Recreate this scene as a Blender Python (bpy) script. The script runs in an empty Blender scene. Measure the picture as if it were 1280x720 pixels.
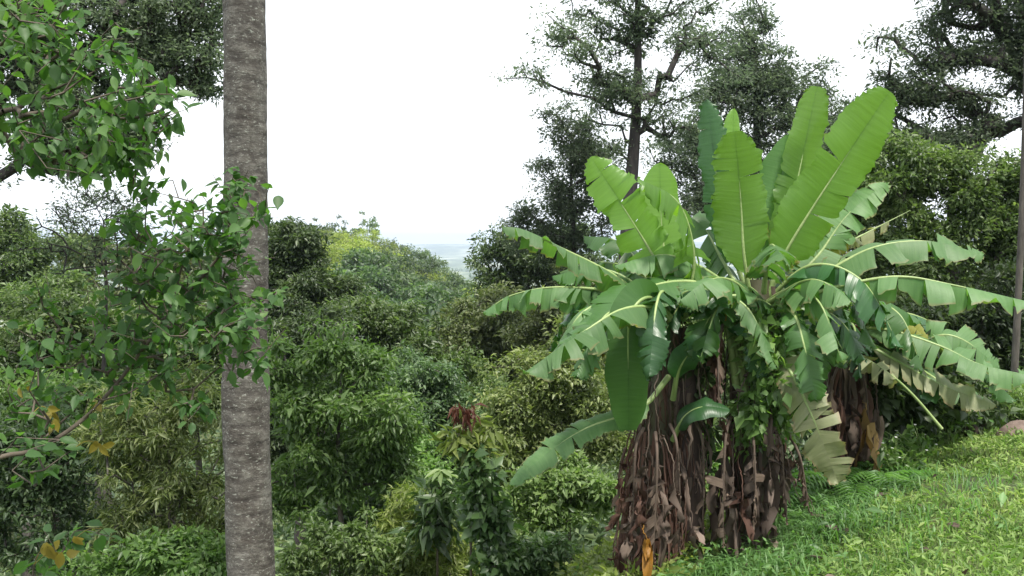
import bpy, math, random
import numpy as np
from mathutils import Vector

S = bpy.context.scene
R_ = math.radians
F_PX, HORIZON = 1108.0, 303.0           # focal length and eye level in the 1280-wide photograph
PITCH = math.atan((360.0 - HORIZON) / F_PX)

# ------------------------------------------------------------------ camera
cd = bpy.data.cameras.new('camera')
cam = bpy.data.objects.new('camera', cd)
S.collection.objects.link(cam)
cd.sensor_width = 36.0
cd.lens = 36.0 * F_PX / 1280.0
cd.clip_start, cd.clip_end = 0.05, 40000
cam.location = (0, 0, 0)
cam.rotation_euler = (math.pi / 2 - PITCH, 0, 0)
S.camera = cam

# ------------------------------------------------------------------ sky, sun, exposure
SUN_EL, SUN_AZ = 66.0, 150.0             # azimuth clockwise from +Y (the view direction)
w = bpy.data.worlds.new('World'); S.world = w; w.use_nodes = True
nt = w.node_tree; nt.nodes.clear()
out = nt.nodes.new('ShaderNodeOutputWorld'); bg = nt.nodes.new('ShaderNodeBackground')
sky = nt.nodes.new('ShaderNodeTexSky'); sky.sky_type = 'NISHITA'; sky.sun_disc = False
sky.sun_elevation = R_(SUN_EL); sky.sun_rotation = R_(SUN_AZ)
sky.air_density, sky.dust_density, sky.ozone_density = 1.0, 3.0, 1.0
tc = nt.nodes.new('ShaderNodeTexCoord')
nz = nt.nodes.new('ShaderNodeTexNoise'); nz.inputs['Scale'].default_value = 2.2; nz.inputs['Detail'].default_value = 6
mp = nt.nodes.new('ShaderNodeMapping'); mp.inputs['Scale'].default_value = (1, 1, 3)
rp = nt.nodes.new('ShaderNodeValToRGB')
rp.color_ramp.elements[0].position = .30; rp.color_ramp.elements[0].color = (.70, .70, .70, 1)
rp.color_ramp.elements[1].position = .60; rp.color_ramp.elements[1].color = (.97, .97, .97, 1)
mx = nt.nodes.new('ShaderNodeMix'); mx.data_type = 'RGBA'
mx.inputs['B'].default_value = (11.5, 11.9, 12.4, 1)
L = nt.links.new
L(tc.outputs['Generated'], mp.inputs['Vector']); L(mp.outputs['Vector'], nz.inputs['Vector'])
L(nz.outputs['Fac'], rp.inputs['Fac']); L(rp.outputs['Color'], mx.inputs['Factor'])
L(sky.outputs['Color'], mx.inputs['A']); L(mx.outputs['Result'], bg.inputs['Color'])
bg.inputs['Strength'].default_value = 0.09
L(bg.outputs['Background'], out.inputs['Surface'])

ld = bpy.data.lights.new('sun', 'SUN'); ld.energy = 4.0; ld.angle = R_(7); ld.color = (1, .95, .86)
so = bpy.data.objects.new('sun', ld); S.collection.objects.link(so)
sd = Vector((math.sin(R_(SUN_AZ)) * math.cos(R_(SUN_EL)), math.cos(R_(SUN_AZ)) * math.cos(R_(SUN_EL)), math.sin(R_(SUN_EL))))
so.rotation_euler = sd.to_track_quat('Z', 'Y').to_euler()

vs = S.view_settings
vs.view_transform = 'Standard'; vs.look = 'None'; vs.exposure = 0.74; vs.gamma = 1.0; vs.use_curve_mapping = False
S.render.engine = 'CYCLES'
cy = S.cycles
cy.max_bounces = 8; cy.diffuse_bounces = 5; cy.glossy_bounces = 2; cy.transmission_bounces = 6
cy.volume_bounces = 0; cy.use_denoising = True; cy.caustics_reflective = False; cy.caustics_refractive = False

# ------------------------------------------------------------------ helpers
def rng(seed): return np.random.default_rng(seed)

def P(px, py, Y):
    """photo pixel -> world point at forward distance Y"""
    c, s = math.cos(PITCH), math.sin(PITCH)
    a, b = (px - 640) / F_PX, (360 - py) / F_PX
    d = np.array([a, c + b * s, -s + b * c])
    return d * (Y / d[1])

def nrmz(v):
    v = np.asarray(v, float)
    return v / np.maximum(np.linalg.norm(v, axis=-1, keepdims=True), 1e-9)

class MB:
    """collects vertices and faces of one mesh"""
    def __init__(s): s.V, s.F, s.n, s.UV = [], [], 0, []
    def add(s, V, *Fs, uv=None):
        V = np.asarray(V, float).reshape(-1, 3)
        for F in Fs:
            if len(F): s.F.append(np.asarray(F, np.int64) + s.n)
        s.V.append(V); s.n += len(V)
        s.UV.append(np.zeros((len(V), 2)) if uv is None else np.asarray(uv, float))
    def build(s, name, mat, parent=None, smooth=True, uv=False):
        V = np.concatenate(s.V) if s.V else np.zeros((0, 3))
        me = bpy.data.meshes.new(name)
        me.vertices.add(len(V)); me.vertices.foreach_set('co', V.astype(np.float32).ravel())
        li = np.concatenate([f.ravel() for f in s.F])
        tot = np.concatenate([np.full(len(f), f.shape[1]) for f in s.F])
        st = np.concatenate([[0], np.cumsum(tot)[:-1]])
        me.loops.add(len(li)); me.loops.foreach_set('vertex_index', li.astype(np.int32))
        me.polygons.add(len(tot)); me.polygons.foreach_set('loop_start', st.astype(np.int32))
        if smooth: me.polygons.foreach_set('use_smooth', np.ones(len(tot), bool))
        if uv:
            l = me.uv_layers.new(name='UVMap')
            l.data.foreach_set('uv', np.concatenate(s.UV)[li].astype(np.float32).ravel())
        me.update(calc_edges=True)
        me.materials.append(mat)
        o = bpy.data.objects.new(name, me); S.collection.objects.link(o)
        if parent is not None: o.parent = parent
        return o

def tag(o, label=None, cat=None, group=None, kind=None):
    if label: o['label'] = label
    if cat: o['category'] = cat
    if group: o['group'] = group
    if kind: o['kind'] = kind
    return o

def thing(name, loc, label, cat, group=None, rz=0):
    o = bpy.data.objects.new(name, None); S.collection.objects.link(o)
    o.location = tuple(map(float, loc)); o.rotation_euler = (0, 0, rz); o.empty_display_size = .2
    return tag(o, label, cat, group)

def dup(root, loc, rz, scale, label, group=None):
    r = root.copy(); S.collection.objects.link(r)
    r.location = tuple(map(float, loc)); r.rotation_euler = (0, 0, rz); r.scale = scale
    r['label'] = label
    if group: r['group'] = group
    for ch in list(root.children):
        c = ch.copy(); S.collection.objects.link(c); c.parent = r
        for g in list(ch.children):
            d = g.copy(); S.collection.objects.link(d); d.parent = c
    return r

def resample(pts, n):
    """Catmull-Rom through pts, n points evenly along it"""
    p = np.asarray(pts, float)
    if len(p) == 2: p = np.array([p[0], (p[0] + p[1]) / 2, p[1]])
    q = np.concatenate([[2 * p[0] - p[1]], p, [2 * p[-1] - p[-2]]])
    o = []
    for i in range(1, len(q) - 2):
        t = np.linspace(0, 1, 24, endpoint=False)[:, None]
        a, b, c, d = q[i - 1], q[i], q[i + 1], q[i + 2]
        o.append(.5 * (2 * b + (c - a) * t + (2 * a - 5 * b + 4 * c - d) * t ** 2 + (-a + 3 * b - 3 * c + d) * t ** 3))
    o.append(p[-1][None]); o = np.concatenate(o)
    s = np.concatenate([[0], np.cumsum(np.linalg.norm(np.diff(o, axis=0), axis=1))])
    u = np.linspace(0, s[-1], n)
    return np.stack([np.interp(u, s, o[:, k]) for k in range(3)], 1)

def frame(T):
    """a side and normal vector for every tangent, without twisting"""
    T = nrmz(T); n = len(T)
    ref = np.array([0, 0, 1.]) if abs(T[0][2]) < .9 else np.array([0, 1., 0])
    A = np.zeros((n, 3)); a = ref
    for i in range(n):
        a = a - T[i] * (a @ T[i]); a = a / max(np.linalg.norm(a), 1e-9); A[i] = a
    return np.cross(T, A), A

def tube(mb, pts, rad, sides=8, cap=True, squash=None, uvs=True):
    pts = np.asarray(pts, float); n = len(pts)
    rad = np.broadcast_to(np.asarray(rad, float), (n,)) if np.ndim(rad) <= 1 else rad
    T = np.gradient(pts, axis=0); B, A = frame(T)
    th = np.linspace(0, 2 * np.pi, sides, endpoint=False)
    V = pts[:, None] + rad[:, None, None] * (np.cos(th)[None, :, None] * B[:, None] + np.sin(th)[None, :, None] * A[:, None])
    i = np.arange(n - 1)[:, None] * sides; j = np.arange(sides)[None]; k = (j + 1) % sides
    Fq = np.stack([i + j, i + k, i + sides + k, i + sides + j], -1).reshape(-1, 4)
    s = np.concatenate([[0], np.cumsum(np.linalg.norm(np.diff(pts, axis=0), axis=1))])
    uv = np.stack([np.repeat(s, sides), np.tile(th / 6.283, n)], 1)
    mb.add(V.reshape(-1, 3), Fq, uv=uv)
    if cap:
        mb.add(V[-1], np.arange(sides)[None])

def frusta(mb, P0, P1, r0, r1, sides=5):
    """many straight tapered pieces at once"""
    if not len(P0): return
    T = nrmz(P1 - P0)
    ref = np.where(np.abs(T[:, 2:3]) < .9, np.array([[0, 0, 1.]]), np.array([[1., 0, 0]]))
    A = nrmz(np.cross(T, ref)); B = np.cross(T, A)
    th = np.linspace(0, 2 * np.pi, sides, endpoint=False)
    c = np.cos(th)[None, :, None] * A[:, None] + np.sin(th)[None, :, None] * B[:, None]
    V = np.stack([P0[:, None] + c * r0[:, None, None], P1[:, None] + c * r1[:, None, None]], 1)
    n = len(P0); b = np.arange(n)[:, None] * (2 * sides); j = np.arange(sides)[None]; k = (j + 1) % sides
    mb.add(V.reshape(-1, 3), np.stack([b + j, b + k, b + sides + k, b + sides + j], -1).reshape(-1, 4))

TPL = {}
def leaf_template(kind):
    """(along, side, up) vertices of one leaf of unit length, width 1"""
    if kind in TPL: return TPL[kind]
    if kind == 'simple':
        v = [(0, 0, 0), (.42, .5, .12), (1, 0, -.06), (.42, -.5, .12)]; f3 = [(0, 1, 2), (0, 2, 3)]; f4 = []
    elif kind == 'fold':
        v = [(0, 0, 0), (.38, .5, .11), (.45, 0, 0), (1, 0, -.12), (.38, -.5, .11)]
        f3 = [(0, 1, 2), (2, 1, 3), (0, 2, 4), (2, 3, 4)]; f4 = []
    else:
        ts = [0, .10, .26, .45, .65, .83, 1.0]
        ws = {'broad': [.02, .22, .43, .5, .40, .17, 0], 'lance': [.02, .3, .48, .5, .42, .25, 0]}[kind]
        v, f4, f3 = [], [], []
        for t, wd in zip(ts, ws):
            dz = -.16 * t * t + .02 * math.sin(9 * t)
            v += [(t, -wd, dz + .2 * wd), (t, 0, dz), (t, wd, dz + .2 * wd)]
        for i in range(len(ts) - 1):
            b = 3 * i
            f4 += [(b, b + 1, b + 4, b + 3), (b + 1, b + 2, b + 5, b + 4)]
    TPL[kind] = (np.array(v, float), np.array(f3, int).reshape(-1, 3), np.array(f4, int).reshape(-1, 4))
    return TPL[kind]

def leaves(mb, pos, d, nr, ln, wd, kind='simple'):
    v, f3, f4 = leaf_template(kind)
    d = nrmz(d); sd_ = nrmz(np.cross(d, nr)); nr = np.cross(sd_, d)
    ln = np.broadcast_to(ln, (len(pos),)); wd = np.broadcast_to(wd, (len(pos),))
    V = pos[:, None] + v[None, :, 0:1] * (d * ln[:, None])[:, None] + v[None, :, 1:2] * (sd_ * wd[:, None])[:, None] \
        + v[None, :, 2:3] * (nr * ln[:, None])[:, None]
    b = (np.arange(len(pos)) * len(v))[:, None, None]
    Fs = []
    if len(f3): Fs.append((b + f3[None]).reshape(-1, 3))
    if len(f4): Fs.append((b + f4[None]).reshape(-1, 4))
    uv = np.tile(np.stack([v[:, 0], v[:, 1] + .5], 1), (len(pos), 1))
    mb.add(V.reshape(-1, 3), *Fs, uv=uv)

def scatter_leaves(mb, C, m, rc, ln, rg, kind='simple', asp=.42, flat=.6, droop=.25, up=.8, jit=.3):
    """m leaves round every centre in C"""
    rc = np.broadcast_to(rc, (len(C),))
    off = rg.normal(0, 1, (len(C), m, 3)); off = off / np.maximum(np.linalg.norm(off, axis=2, keepdims=True), .3) * rg.random((len(C), m, 1)) ** .5 * 1.25
    off[:, :, 2] *= flat
    pos = (C[:, None] + off * rc[:, None, None]).reshape(-1, 3); o = off.reshape(-1, 3)
    d = o * .9 + rg.normal(0, .55, o.shape); d[:, 2] -= droop
    nr = rg.normal(0, .55, o.shape) + o * .3; nr[:, 2] += up
    l = ln * (1 + jit * rg.normal(0, 1, len(pos))).clip(.45, 1.8) * np.where(rg.random(len(pos)) < .18, 1.5, .95)
    leaves(mb, pos, d, nr, l, l * asp, kind)

# ------------------------------------------------------------------ materials
def new_mat(name):
    m = bpy.data.materials.new(name); m.use_nodes = True
    m.node_tree.nodes.clear(); return m, m.node_tree

def N(nt, t, **kw):
    n = nt.nodes.new(t)
    for k, v in kw.items():
        if k in n.inputs.keys(): n.inputs[k].default_value = v
        else: setattr(n, k, v)
    return n

def ramp(nt, cols):
    r = nt.nodes.new('ShaderNodeValToRGB'); e = r.color_ramp.elements
    while len(e) < len(cols): e.new(.5)
    for i, (p, c) in enumerate(cols): e[i].position = p; e[i].color = (*c, 1)
    return r

def leaf_mat(name, cols, trans=.3, tcol=None, rough=.45, spec=.4, vary=.25):
    m, nt = new_mat(name); L = nt.links.new
    o = N(nt, 'ShaderNodeOutputMaterial'); p = N(nt, 'ShaderNodeBsdfPrincipled', Roughness=rough)
    p.inputs['Specular IOR Level'].default_value = spec
    g = N(nt, 'ShaderNodeNewGeometry'); r = ramp(nt, [(i / max(1, len(cols) - 1), c) for i, c in enumerate(cols)])
    oi = N(nt, 'ShaderNodeObjectInfo'); hs = N(nt, 'ShaderNodeHueSaturation')
    tx = N(nt, 'ShaderNodeTexCoord'); nz = N(nt, 'ShaderNodeTexNoise', Scale=1.3, Detail=2.0)
    L(tx.outputs['Object'], nz.inputs['Vector'])
    ad = N(nt, 'ShaderNodeMath', operation='MULTIPLY_ADD'); ad.inputs[1].default_value = .55; 
    mm = N(nt, 'ShaderNodeMath', operation='MULTIPLY_ADD'); mm.inputs[1].default_value = .9; mm.inputs[2].default_value = -.22
    L(nz.outputs['Fac'], mm.inputs[0]); L(g.outputs['Random Per Island'], ad.inputs[0]); L(mm.outputs[0], ad.inputs[2])
    L(ad.outputs[0], r.inputs['Fac'])
    mr = N(nt, 'ShaderNodeMapRange'); mr.inputs['To Min'].default_value = 1 - vary; mr.inputs['To Max'].default_value = 1 + vary
    L(oi.outputs['Random'], mr.inputs['Value']); L(mr.outputs['Result'], hs.inputs['Value'])
    L(r.outputs['Color'], hs.inputs['Color']); L(hs.outputs['Color'], p.inputs['Base Color'])
    t = N(nt, 'ShaderNodeBsdfTranslucent'); tm = N(nt, 'ShaderNodeMix', data_type='RGBA', blend_type='MULTIPLY')
    tm.inputs['Factor'].default_value = 1; tm.inputs['B'].default_value = (*(tcol or (1.7, 2.0, .9)), 1)
    L(hs.outputs['Color'], tm.inputs['A']); L(tm.outputs['Result'], t.inputs['Color'])
    ms = N(nt, 'ShaderNodeMixShader', Fac=trans); ms.inputs['Fac'].default_value = trans
    L(p.outputs[0], ms.inputs[1]); L(t.outputs[0], ms.inputs[2]); L(ms.outputs[0], o.inputs['Surface'])
    return m

def bark_mat(name, c0, c1, scale=14, stretch=(1, 1, .25), rough=.9):
    m, nt = new_mat(name); L = nt.links.new
    o = N(nt, 'ShaderNodeOutputMaterial'); p = N(nt, 'ShaderNodeBsdfPrincipled', Roughness=rough)
    tx = N(nt, 'ShaderNodeTexCoord'); mpg = N(nt, 'ShaderNodeMapping', Scale=stretch)
    nz = N(nt, 'ShaderNodeTexNoise', Scale=scale, Detail=6.0, Roughness=.65)
    r = ramp(nt, [(.3, c0), (.7, c1)]); b = N(nt, 'ShaderNodeBump', Strength=.6, Distance=.02)
    L(tx.outputs['Object'], mpg.inputs['Vector']); L(mpg.outputs['Vector'], nz.inputs['Vector'])
    L(nz.outputs['Fac'], r.inputs['Fac']); L(r.outputs['Color'], p.inputs['Base Color'])
    L(nz.outputs['Fac'], b.inputs['Height']); L(b.outputs['Normal'], p.inputs['Normal']); L(p.outputs[0], o.inputs['Surface'])
    return m

def palm_bark():
    m, nt = new_mat('palm_bark'); L = nt.links.new
    o = N(nt, 'ShaderNodeOutputMaterial'); p = N(nt, 'ShaderNodeBsdfPrincipled', Roughness=.92)
    tx = N(nt, 'ShaderNodeTexCoord')
    wav = N(nt, 'ShaderNodeTexWave', bands_direction='Z', Scale=2.6, Distortion=3.0, Detail=3.0)
    wav.inputs['Detail Scale'].default_value = 2.0
    mpg = N(nt, 'ShaderNodeMapping', Scale=(1, 1, 2.0))
    n1 = N(nt, 'ShaderNodeTexNoise', Scale=11.0, Detail=9.0, Roughness=.78)
    n2 = N(nt, 'ShaderNodeTexNoise', Scale=4.2, Detail=6.0, Roughness=.6)
    n3 = N(nt, 'ShaderNodeTexNoise', Scale=34.0, Detail=4.0, Roughness=.7)
    L(tx.outputs['Object'], wav.inputs['Vector']); L(tx.outputs['Object'], mpg.inputs['Vector'])
    for n in (n1, n3): L(mpg.outputs['Vector'], n.inputs['Vector'])
    L(tx.outputs['Object'], n2.inputs['Vector'])
    r1 = ramp(nt, [(.28, (.042, .037, .033)), (.5, (.142, .130, .118)), (.72, (.33, .32, .29))])
    L(n1.outputs['Fac'], r1.inputs['Fac'])
    r2 = ramp(nt, [(.36, (.34, .29, .26)), (.60, (1, 1, .97))]); L(n2.outputs['Fac'], r2.inputs['Fac'])
    a = N(nt, 'ShaderNodeMix', data_type='RGBA', blend_type='MULTIPLY'); a.inputs['Factor'].default_value = .8
    L(r1.outputs['Color'], a.inputs['A']); L(r2.outputs['Color'], a.inputs['B'])
    r3 = ramp(nt, [(.57, (0, 0, 0)), (.66, (1, 1, 1))]); L(n3.outputs['Fac'], r3.inputs['Fac'])
    b = N(nt, 'ShaderNodeMix', data_type='RGBA'); b.inputs['B'].default_value = (.42, .43, .38, 1)
    k = N(nt, 'ShaderNodeMath', operation='MULTIPLY'); k.inputs[1].default_value = .8
    L(r3.outputs['Color'], k.inputs[0]); L(k.outputs[0], b.inputs['Factor']); L(a.outputs['Result'], b.inputs['A'])
    c = N(nt, 'ShaderNodeMix', data_type='RGBA', blend_type='MULTIPLY')
    r4 = ramp(nt, [(.05, (.45, .42, .42)), (.3, (1, 1, 1))]); L(wav.outputs['Fac'], r4.inputs['Fac'])
    c.inputs['Factor'].default_value = .5
    L(b.outputs['Result'], c.inputs['A']); L(r4.outputs['Color'], c.inputs['B']); L(c.outputs['Result'], p.inputs['Base Color'])
    hadd = N(nt, 'ShaderNodeMath', operation='MULTIPLY_ADD'); hadd.inputs[1].default_value = .12
    L(n1.outputs['Fac'], hadd.inputs[2]); L(wav.outputs['Fac'], hadd.inputs[0])
    bp = N(nt, 'ShaderNodeBump', Strength=.9, Distance=.02); L(hadd.outputs[0], bp.inputs['Height'])
    L(bp.outputs['Normal'], p.inputs['Normal']); L(p.outputs[0], o.inputs['Surface'])
    return m

def banana_mat(name, c0, c1, tcol, trans=.42, rough=.38, spec=.5, edge=(.16, .10, .04), edge_amt=.0):
    """blade: cross veins, paler mid-zone, brown torn edges. uv = (along, across -1..1 mapped to 0..1)"""
    m, nt = new_mat(name); L = nt.links.new
    o = N(nt, 'ShaderNodeOutputMaterial'); p = N(nt, 'ShaderNodeBsdfPrincipled', Roughness=rough)
    p.inputs['Specular IOR Level'].default_value = spec
    uv = N(nt, 'ShaderNodeUVMap'); sx = N(nt, 'ShaderNodeSeparateXYZ'); L(uv.outputs['UV'], sx.inputs[0])
    mpg = N(nt, 'ShaderNodeMapping', Scale=(34, .8, 1)); L(uv.outputs['UV'], mpg.inputs['Vector'])
    nz = N(nt, 'ShaderNodeTexNoise', Scale=1.6, Detail=3.0); L(mpg.outputs['Vector'], nz.inputs['Vector'])
    tx = N(nt, 'ShaderNodeTexCoord'); n2 = N(nt, 'ShaderNodeTexNoise', Scale=3.5, Detail=4.0); L(tx.outputs['Object'], n2.inputs['Vector'])
    add = N(nt, 'ShaderNodeMath', operation='MULTIPLY_ADD'); add.inputs[1].default_value = .55
    h = N(nt, 'ShaderNodeMath', operation='MULTIPLY'); h.inputs[1].default_value = .5
    L(n2.outputs['Fac'], h.inputs[0]); L(nz.outputs['Fac'], add.inputs[0]); L(h.outputs[0], add.inputs[2])
    r = ramp(nt, [(.25, c0), (.8, c1)]); L(add.outputs[0], r.inputs['Fac'])
    oi = N(nt, 'ShaderNodeObjectInfo'); hs = N(nt, 'ShaderNodeHueSaturation')
    mr = N(nt, 'ShaderNodeMapRange'); mr.inputs['To Min'].default_value = .8; mr.inputs['To Max'].default_value = 1.2
    L(oi.outputs['Random'], mr.inputs['Value']); L(mr.outputs['Result'], hs.inputs['Value']); L(r.outputs['Color'], hs.inputs['Color'])
    # browned rim
    ab = N(nt, 'ShaderNodeMath', operation='MULTIPLY_ADD'); ab.inputs[1].default_value = 2; ab.inputs[2].default_value = -1
    L(sx.outputs['Y'], ab.inputs[0]); ab2 = N(nt, 'ShaderNodeMath', operation='ABSOLUTE'); L(ab.outputs[0], ab2.inputs[0])
    ad3 = N(nt, 'ShaderNodeMath', operation='MULTIPLY_ADD'); ad3.inputs[1].default_value = .22; L(n2.outputs['Fac'], ad3.inputs[0]); L(ab2.outputs[0], ad3.inputs[2])
    er = ramp(nt, [(.99 - edge_amt * .3, (0, 0, 0)), (1.0, (1, 1, 1))])
    sc = N(nt, 'ShaderNodeMath', operation='MULTIPLY'); sc.inputs[1].default_value = .88; L(ad3.outputs[0], sc.inputs[0]); L(sc.outputs[0], er.inputs['Fac'])
    em = N(nt, 'ShaderNodeMix', data_type='RGBA'); em.inputs['B'].default_value = (*edge, 1)
    es = N(nt, 'ShaderNodeMath', operation='MULTIPLY'); es.inputs[1].default_value = .8; L(er.outputs['Color'], es.inputs[0])
    L(es.outputs[0], em.inputs['Factor']); L(hs.outputs['Color'], em.inputs['A']); L(em.outputs['Result'], p.inputs['Base Color'])
    t = N(nt, 'ShaderNodeBsdfTranslucent'); tm = N(nt, 'ShaderNodeMix', data_type='RGBA', blend_type='MULTIPLY'); tm.inputs['Factor'].default_value = 1
    tm.inputs['B'].default_value = (*tcol, 1); L(em.outputs['Result'], tm.inputs['A']); L(tm.outputs['Result'], t.inputs['Color'])
    bp = N(nt, 'ShaderNodeBump', Strength=.28, Distance=.012); L(nz.outputs['Fac'], bp.inputs['Height'])
    L(bp.outputs['Normal'], p.inputs['Normal'])
    ms = N(nt, 'ShaderNodeMixShader'); ms.inputs['Fac'].default_value = trans
    L(p.outputs[0], ms.inputs[1]); L(t.outputs[0], ms.inputs[2]); L(ms.outputs[0], o.inputs['Surface'])
    return m

M = {}
M['olive'] = leaf_mat('olive_leaves', [(.028, .050, .017), (.096, .148, .050), (.23, .29, .12)], .36, None, .42, .45)
M['olive_brown'] = leaf_mat('brownish_olive_leaves', [(.032, .046, .018), (.100, .130, .050), (.22, .24, .115)], .36, (1.5, 1.7, .8), .42, .45)
M['dark'] = leaf_mat('dark_leaves', [(.019, .033, .016), (.055, .085, .035), (.14, .185, .085)], .34, None, .4, .45)
M['silhouette'] = leaf_mat('small_dark_leaves', [(.034, .050, .032), (.088, .122, .074), (.19, .235, .15)], .5, (1.5, 1.65, 1.2))
M['bright'] = leaf_mat('bright_leaves', [(.040, .082, .022), (.118, .205, .058), (.26, .36, .14)], .4, (1.7, 2.0, .8), .4, .45)
M['lime'] = leaf_mat('yellow_green_leaves', [(.070, .105, .022), (.17, .22, .055), (.32, .36, .12)], .4)
M['spring'] = leaf_mat('spring_green_leaves', [(.050, .095, .028), (.135, .205, .065), (.28, .36, .15)], .38, None, .4, .5)
M['bamboo'] = leaf_mat('straw_green_leaves', [(.040, .062, .018), (.125, .165, .054), (.30, .33, .145)], .4, (1.5, 1.7, .8), .42, .45)
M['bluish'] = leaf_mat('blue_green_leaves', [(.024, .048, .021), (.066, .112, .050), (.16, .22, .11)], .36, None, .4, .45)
M['hill_lime'] = leaf_mat('sun_tinted_canopy_leaves', [(.085, .125, .026), (.23, .28, .065), (.42, .45, .17)], .42, None, .45, .4, .35)  # yellow-green crowns, with the sunlight on the hilltop put into their colour
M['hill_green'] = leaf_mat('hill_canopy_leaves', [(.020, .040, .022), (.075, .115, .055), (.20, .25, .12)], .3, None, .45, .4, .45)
M['shrub'] = leaf_mat('broad_leaves', [(.020, .054, .015), (.054, .120, .034), (.13, .215, .070)], .42, (1.7, 2.1, .7), .5, .35)
M['yellow'] = leaf_mat('yellowing_leaves', [(.22, .20, .03), (.36, .30, .06), (.42, .38, .16)], .35, (1.4, 1.3, .6))
M['red'] = leaf_mat('red_young_leaves', [(.07, .028, .020), (.14, .058, .042), (.22, .11, .075)], .3, (1.4, 1.1, 1.0))
M['vine'] = leaf_mat('vine_leaves', [(.022, .050, .016), (.058, .108, .036), (.14, .20, .09)], .34, None, .36, .5)
M['pale'] = leaf_mat('pale_leaves', [(.08, .13, .045), (.14, .20, .075), (.22, .28, .12)], .35)
M['grass'] = leaf_mat('grass_blades', [(.044, .094, .019), (.118, .202, .048), (.22, .31, .095), (.33, .36, .14)], .36, (1.4, 1.7, .8), .5, .3)
M['fern'] = leaf_mat('fern_leaves', [(.045, .10, .030), (.10, .20, .060), (.18, .30, .11)], .38)
M['dry'] = leaf_mat('dry_leaves', [(.032, .024, .019), (.118, .088, .070), (.31, .245, .205)], .18, (1.2, 1.0, .9), .75, .2)
M['dry_red'] = leaf_mat('reddish_dry_leaves', [(.034, .018, .014), (.105, .058, .043), (.22, .14, .11)], .18, (1.2, 1.0, .9), .75, .2)
M['dry_yellow'] = leaf_mat('ochre_dry_leaf', [(.15, .10, .04), (.21, .145, .06), (.26, .19, .09)], .25, (1.3, 1.1, .7), .7, .2)
M['orange'] = leaf_mat('orange_dead_leaf', [(.24, .11, .015), (.30, .145, .02), (.34, .18, .03)], .3, (1.4, 1.1, .6), .5, .3)
M['petal'] = leaf_mat('white_petals', [(.7, .7, .66), (.8, .8, .78)], .2, (1, 1, 1))
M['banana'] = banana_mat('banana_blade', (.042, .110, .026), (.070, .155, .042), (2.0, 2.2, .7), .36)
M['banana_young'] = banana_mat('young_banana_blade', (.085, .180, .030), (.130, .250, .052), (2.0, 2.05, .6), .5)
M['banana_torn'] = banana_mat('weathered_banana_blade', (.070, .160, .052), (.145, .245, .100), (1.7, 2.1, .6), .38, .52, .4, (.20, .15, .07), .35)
M['banana_dark'] = banana_mat('deep_green_banana_blade', (.026, .085, .028), (.048, .125, .042), (2.0, 2.4, .7), .3, .36, .5)  # deeper green than the other blades
M['banana_yellow'] = banana_mat('yellowing_banana_blade', (.20, .24, .035), (.34, .33, .07), (1.5, 1.4, .5), .42, .45, .4, (.22, .12, .04), .5)
M['banana_pale'] = banana_mat('fading_banana_blade', (.19, .22, .11), (.31, .32, .18), (1.4, 1.5, .7), .32, .5, .4, (.24, .17, .09), .5)
M['dry_blade'] = banana_mat('dry_banana_blade', (.060, .043, .032), (.215, .160, .125), (1.2, 1.0, .8), .15, .8, .2, (.10, .07, .05), .3)
M['midrib'] = bark_mat('banana_midrib', (.16, .24, .07), (.30, .38, .15), 6, (1, 1, 1), .45)
M['stem'] = bark_mat('banana_stem_skin', (.028, .026, .014), (.095, .090, .042), 9, (1, 1, .2), .6)
M['stem_dark'] = bark_mat('old_shaded_banana_stem_skin', (.020, .014, .012), (.075, .050, .042), 9, (1, 1, .2), .8)
M['bark'] = bark_mat('grey_bark', (.035, .030, .027), (.13, .115, .10))
M['bark_dark'] = bark_mat('dark_bark', (.018, .015, .015), (.065, .056, .052))
M['twig'] = bark_mat('twig_bark', (.045, .036, .027), (.14, .115, .088))
M['palm'] = palm_bark()

def ground_mat():
    m, nt = new_mat('terrain_ground'); L = nt.links.new
    o = N(nt, 'ShaderNodeOutputMaterial'); p = N(nt, 'ShaderNodeBsdfPrincipled', Roughness=.95)
    g = N(nt, 'ShaderNodeNewGeometry'); ln = N(nt, 'ShaderNodeVectorMath', operation='LENGTH'); L(g.outputs['Position'], ln.inputs[0])
    n1 = N(nt, 'ShaderNodeTexNoise', Scale=2.5, Detail=6.0); L(g.outputs['Position'], n1.inputs['Vector'])
    near = ramp(nt, [(.3, (.030, .036, .012)), (.55, (.060, .080, .022)), (.75, (.105, .115, .040))]); L(n1.outputs['Fac'], near.inputs['Fac'])
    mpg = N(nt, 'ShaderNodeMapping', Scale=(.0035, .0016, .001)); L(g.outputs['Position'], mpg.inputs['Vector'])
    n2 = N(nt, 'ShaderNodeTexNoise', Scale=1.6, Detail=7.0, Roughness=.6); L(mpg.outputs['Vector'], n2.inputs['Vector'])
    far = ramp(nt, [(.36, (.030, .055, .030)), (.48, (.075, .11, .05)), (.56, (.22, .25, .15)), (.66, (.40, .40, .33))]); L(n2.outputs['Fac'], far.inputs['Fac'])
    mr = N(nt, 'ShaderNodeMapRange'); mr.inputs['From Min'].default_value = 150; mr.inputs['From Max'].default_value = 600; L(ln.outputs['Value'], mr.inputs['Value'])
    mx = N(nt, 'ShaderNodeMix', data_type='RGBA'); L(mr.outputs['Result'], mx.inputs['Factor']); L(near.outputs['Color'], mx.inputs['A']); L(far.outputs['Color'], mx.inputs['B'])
    L(mx.outputs['Result'], p.inputs['Base Color'])
    b = N(nt, 'ShaderNodeBump', Strength=.5, Distance=.05); L(n1.outputs['Fac'], b.inputs['Height']); L(b.outputs['Normal'], p.inputs['Normal'])
    L(p.outputs[0], o.inputs['Surface']); return m
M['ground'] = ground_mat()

# ------------------------------------------------------------------ terrain
def smooth(a, b, x):
    t = np.clip((x - a) / (b - a), 0, 1); return t * t * (3 - 2 * t)

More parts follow.
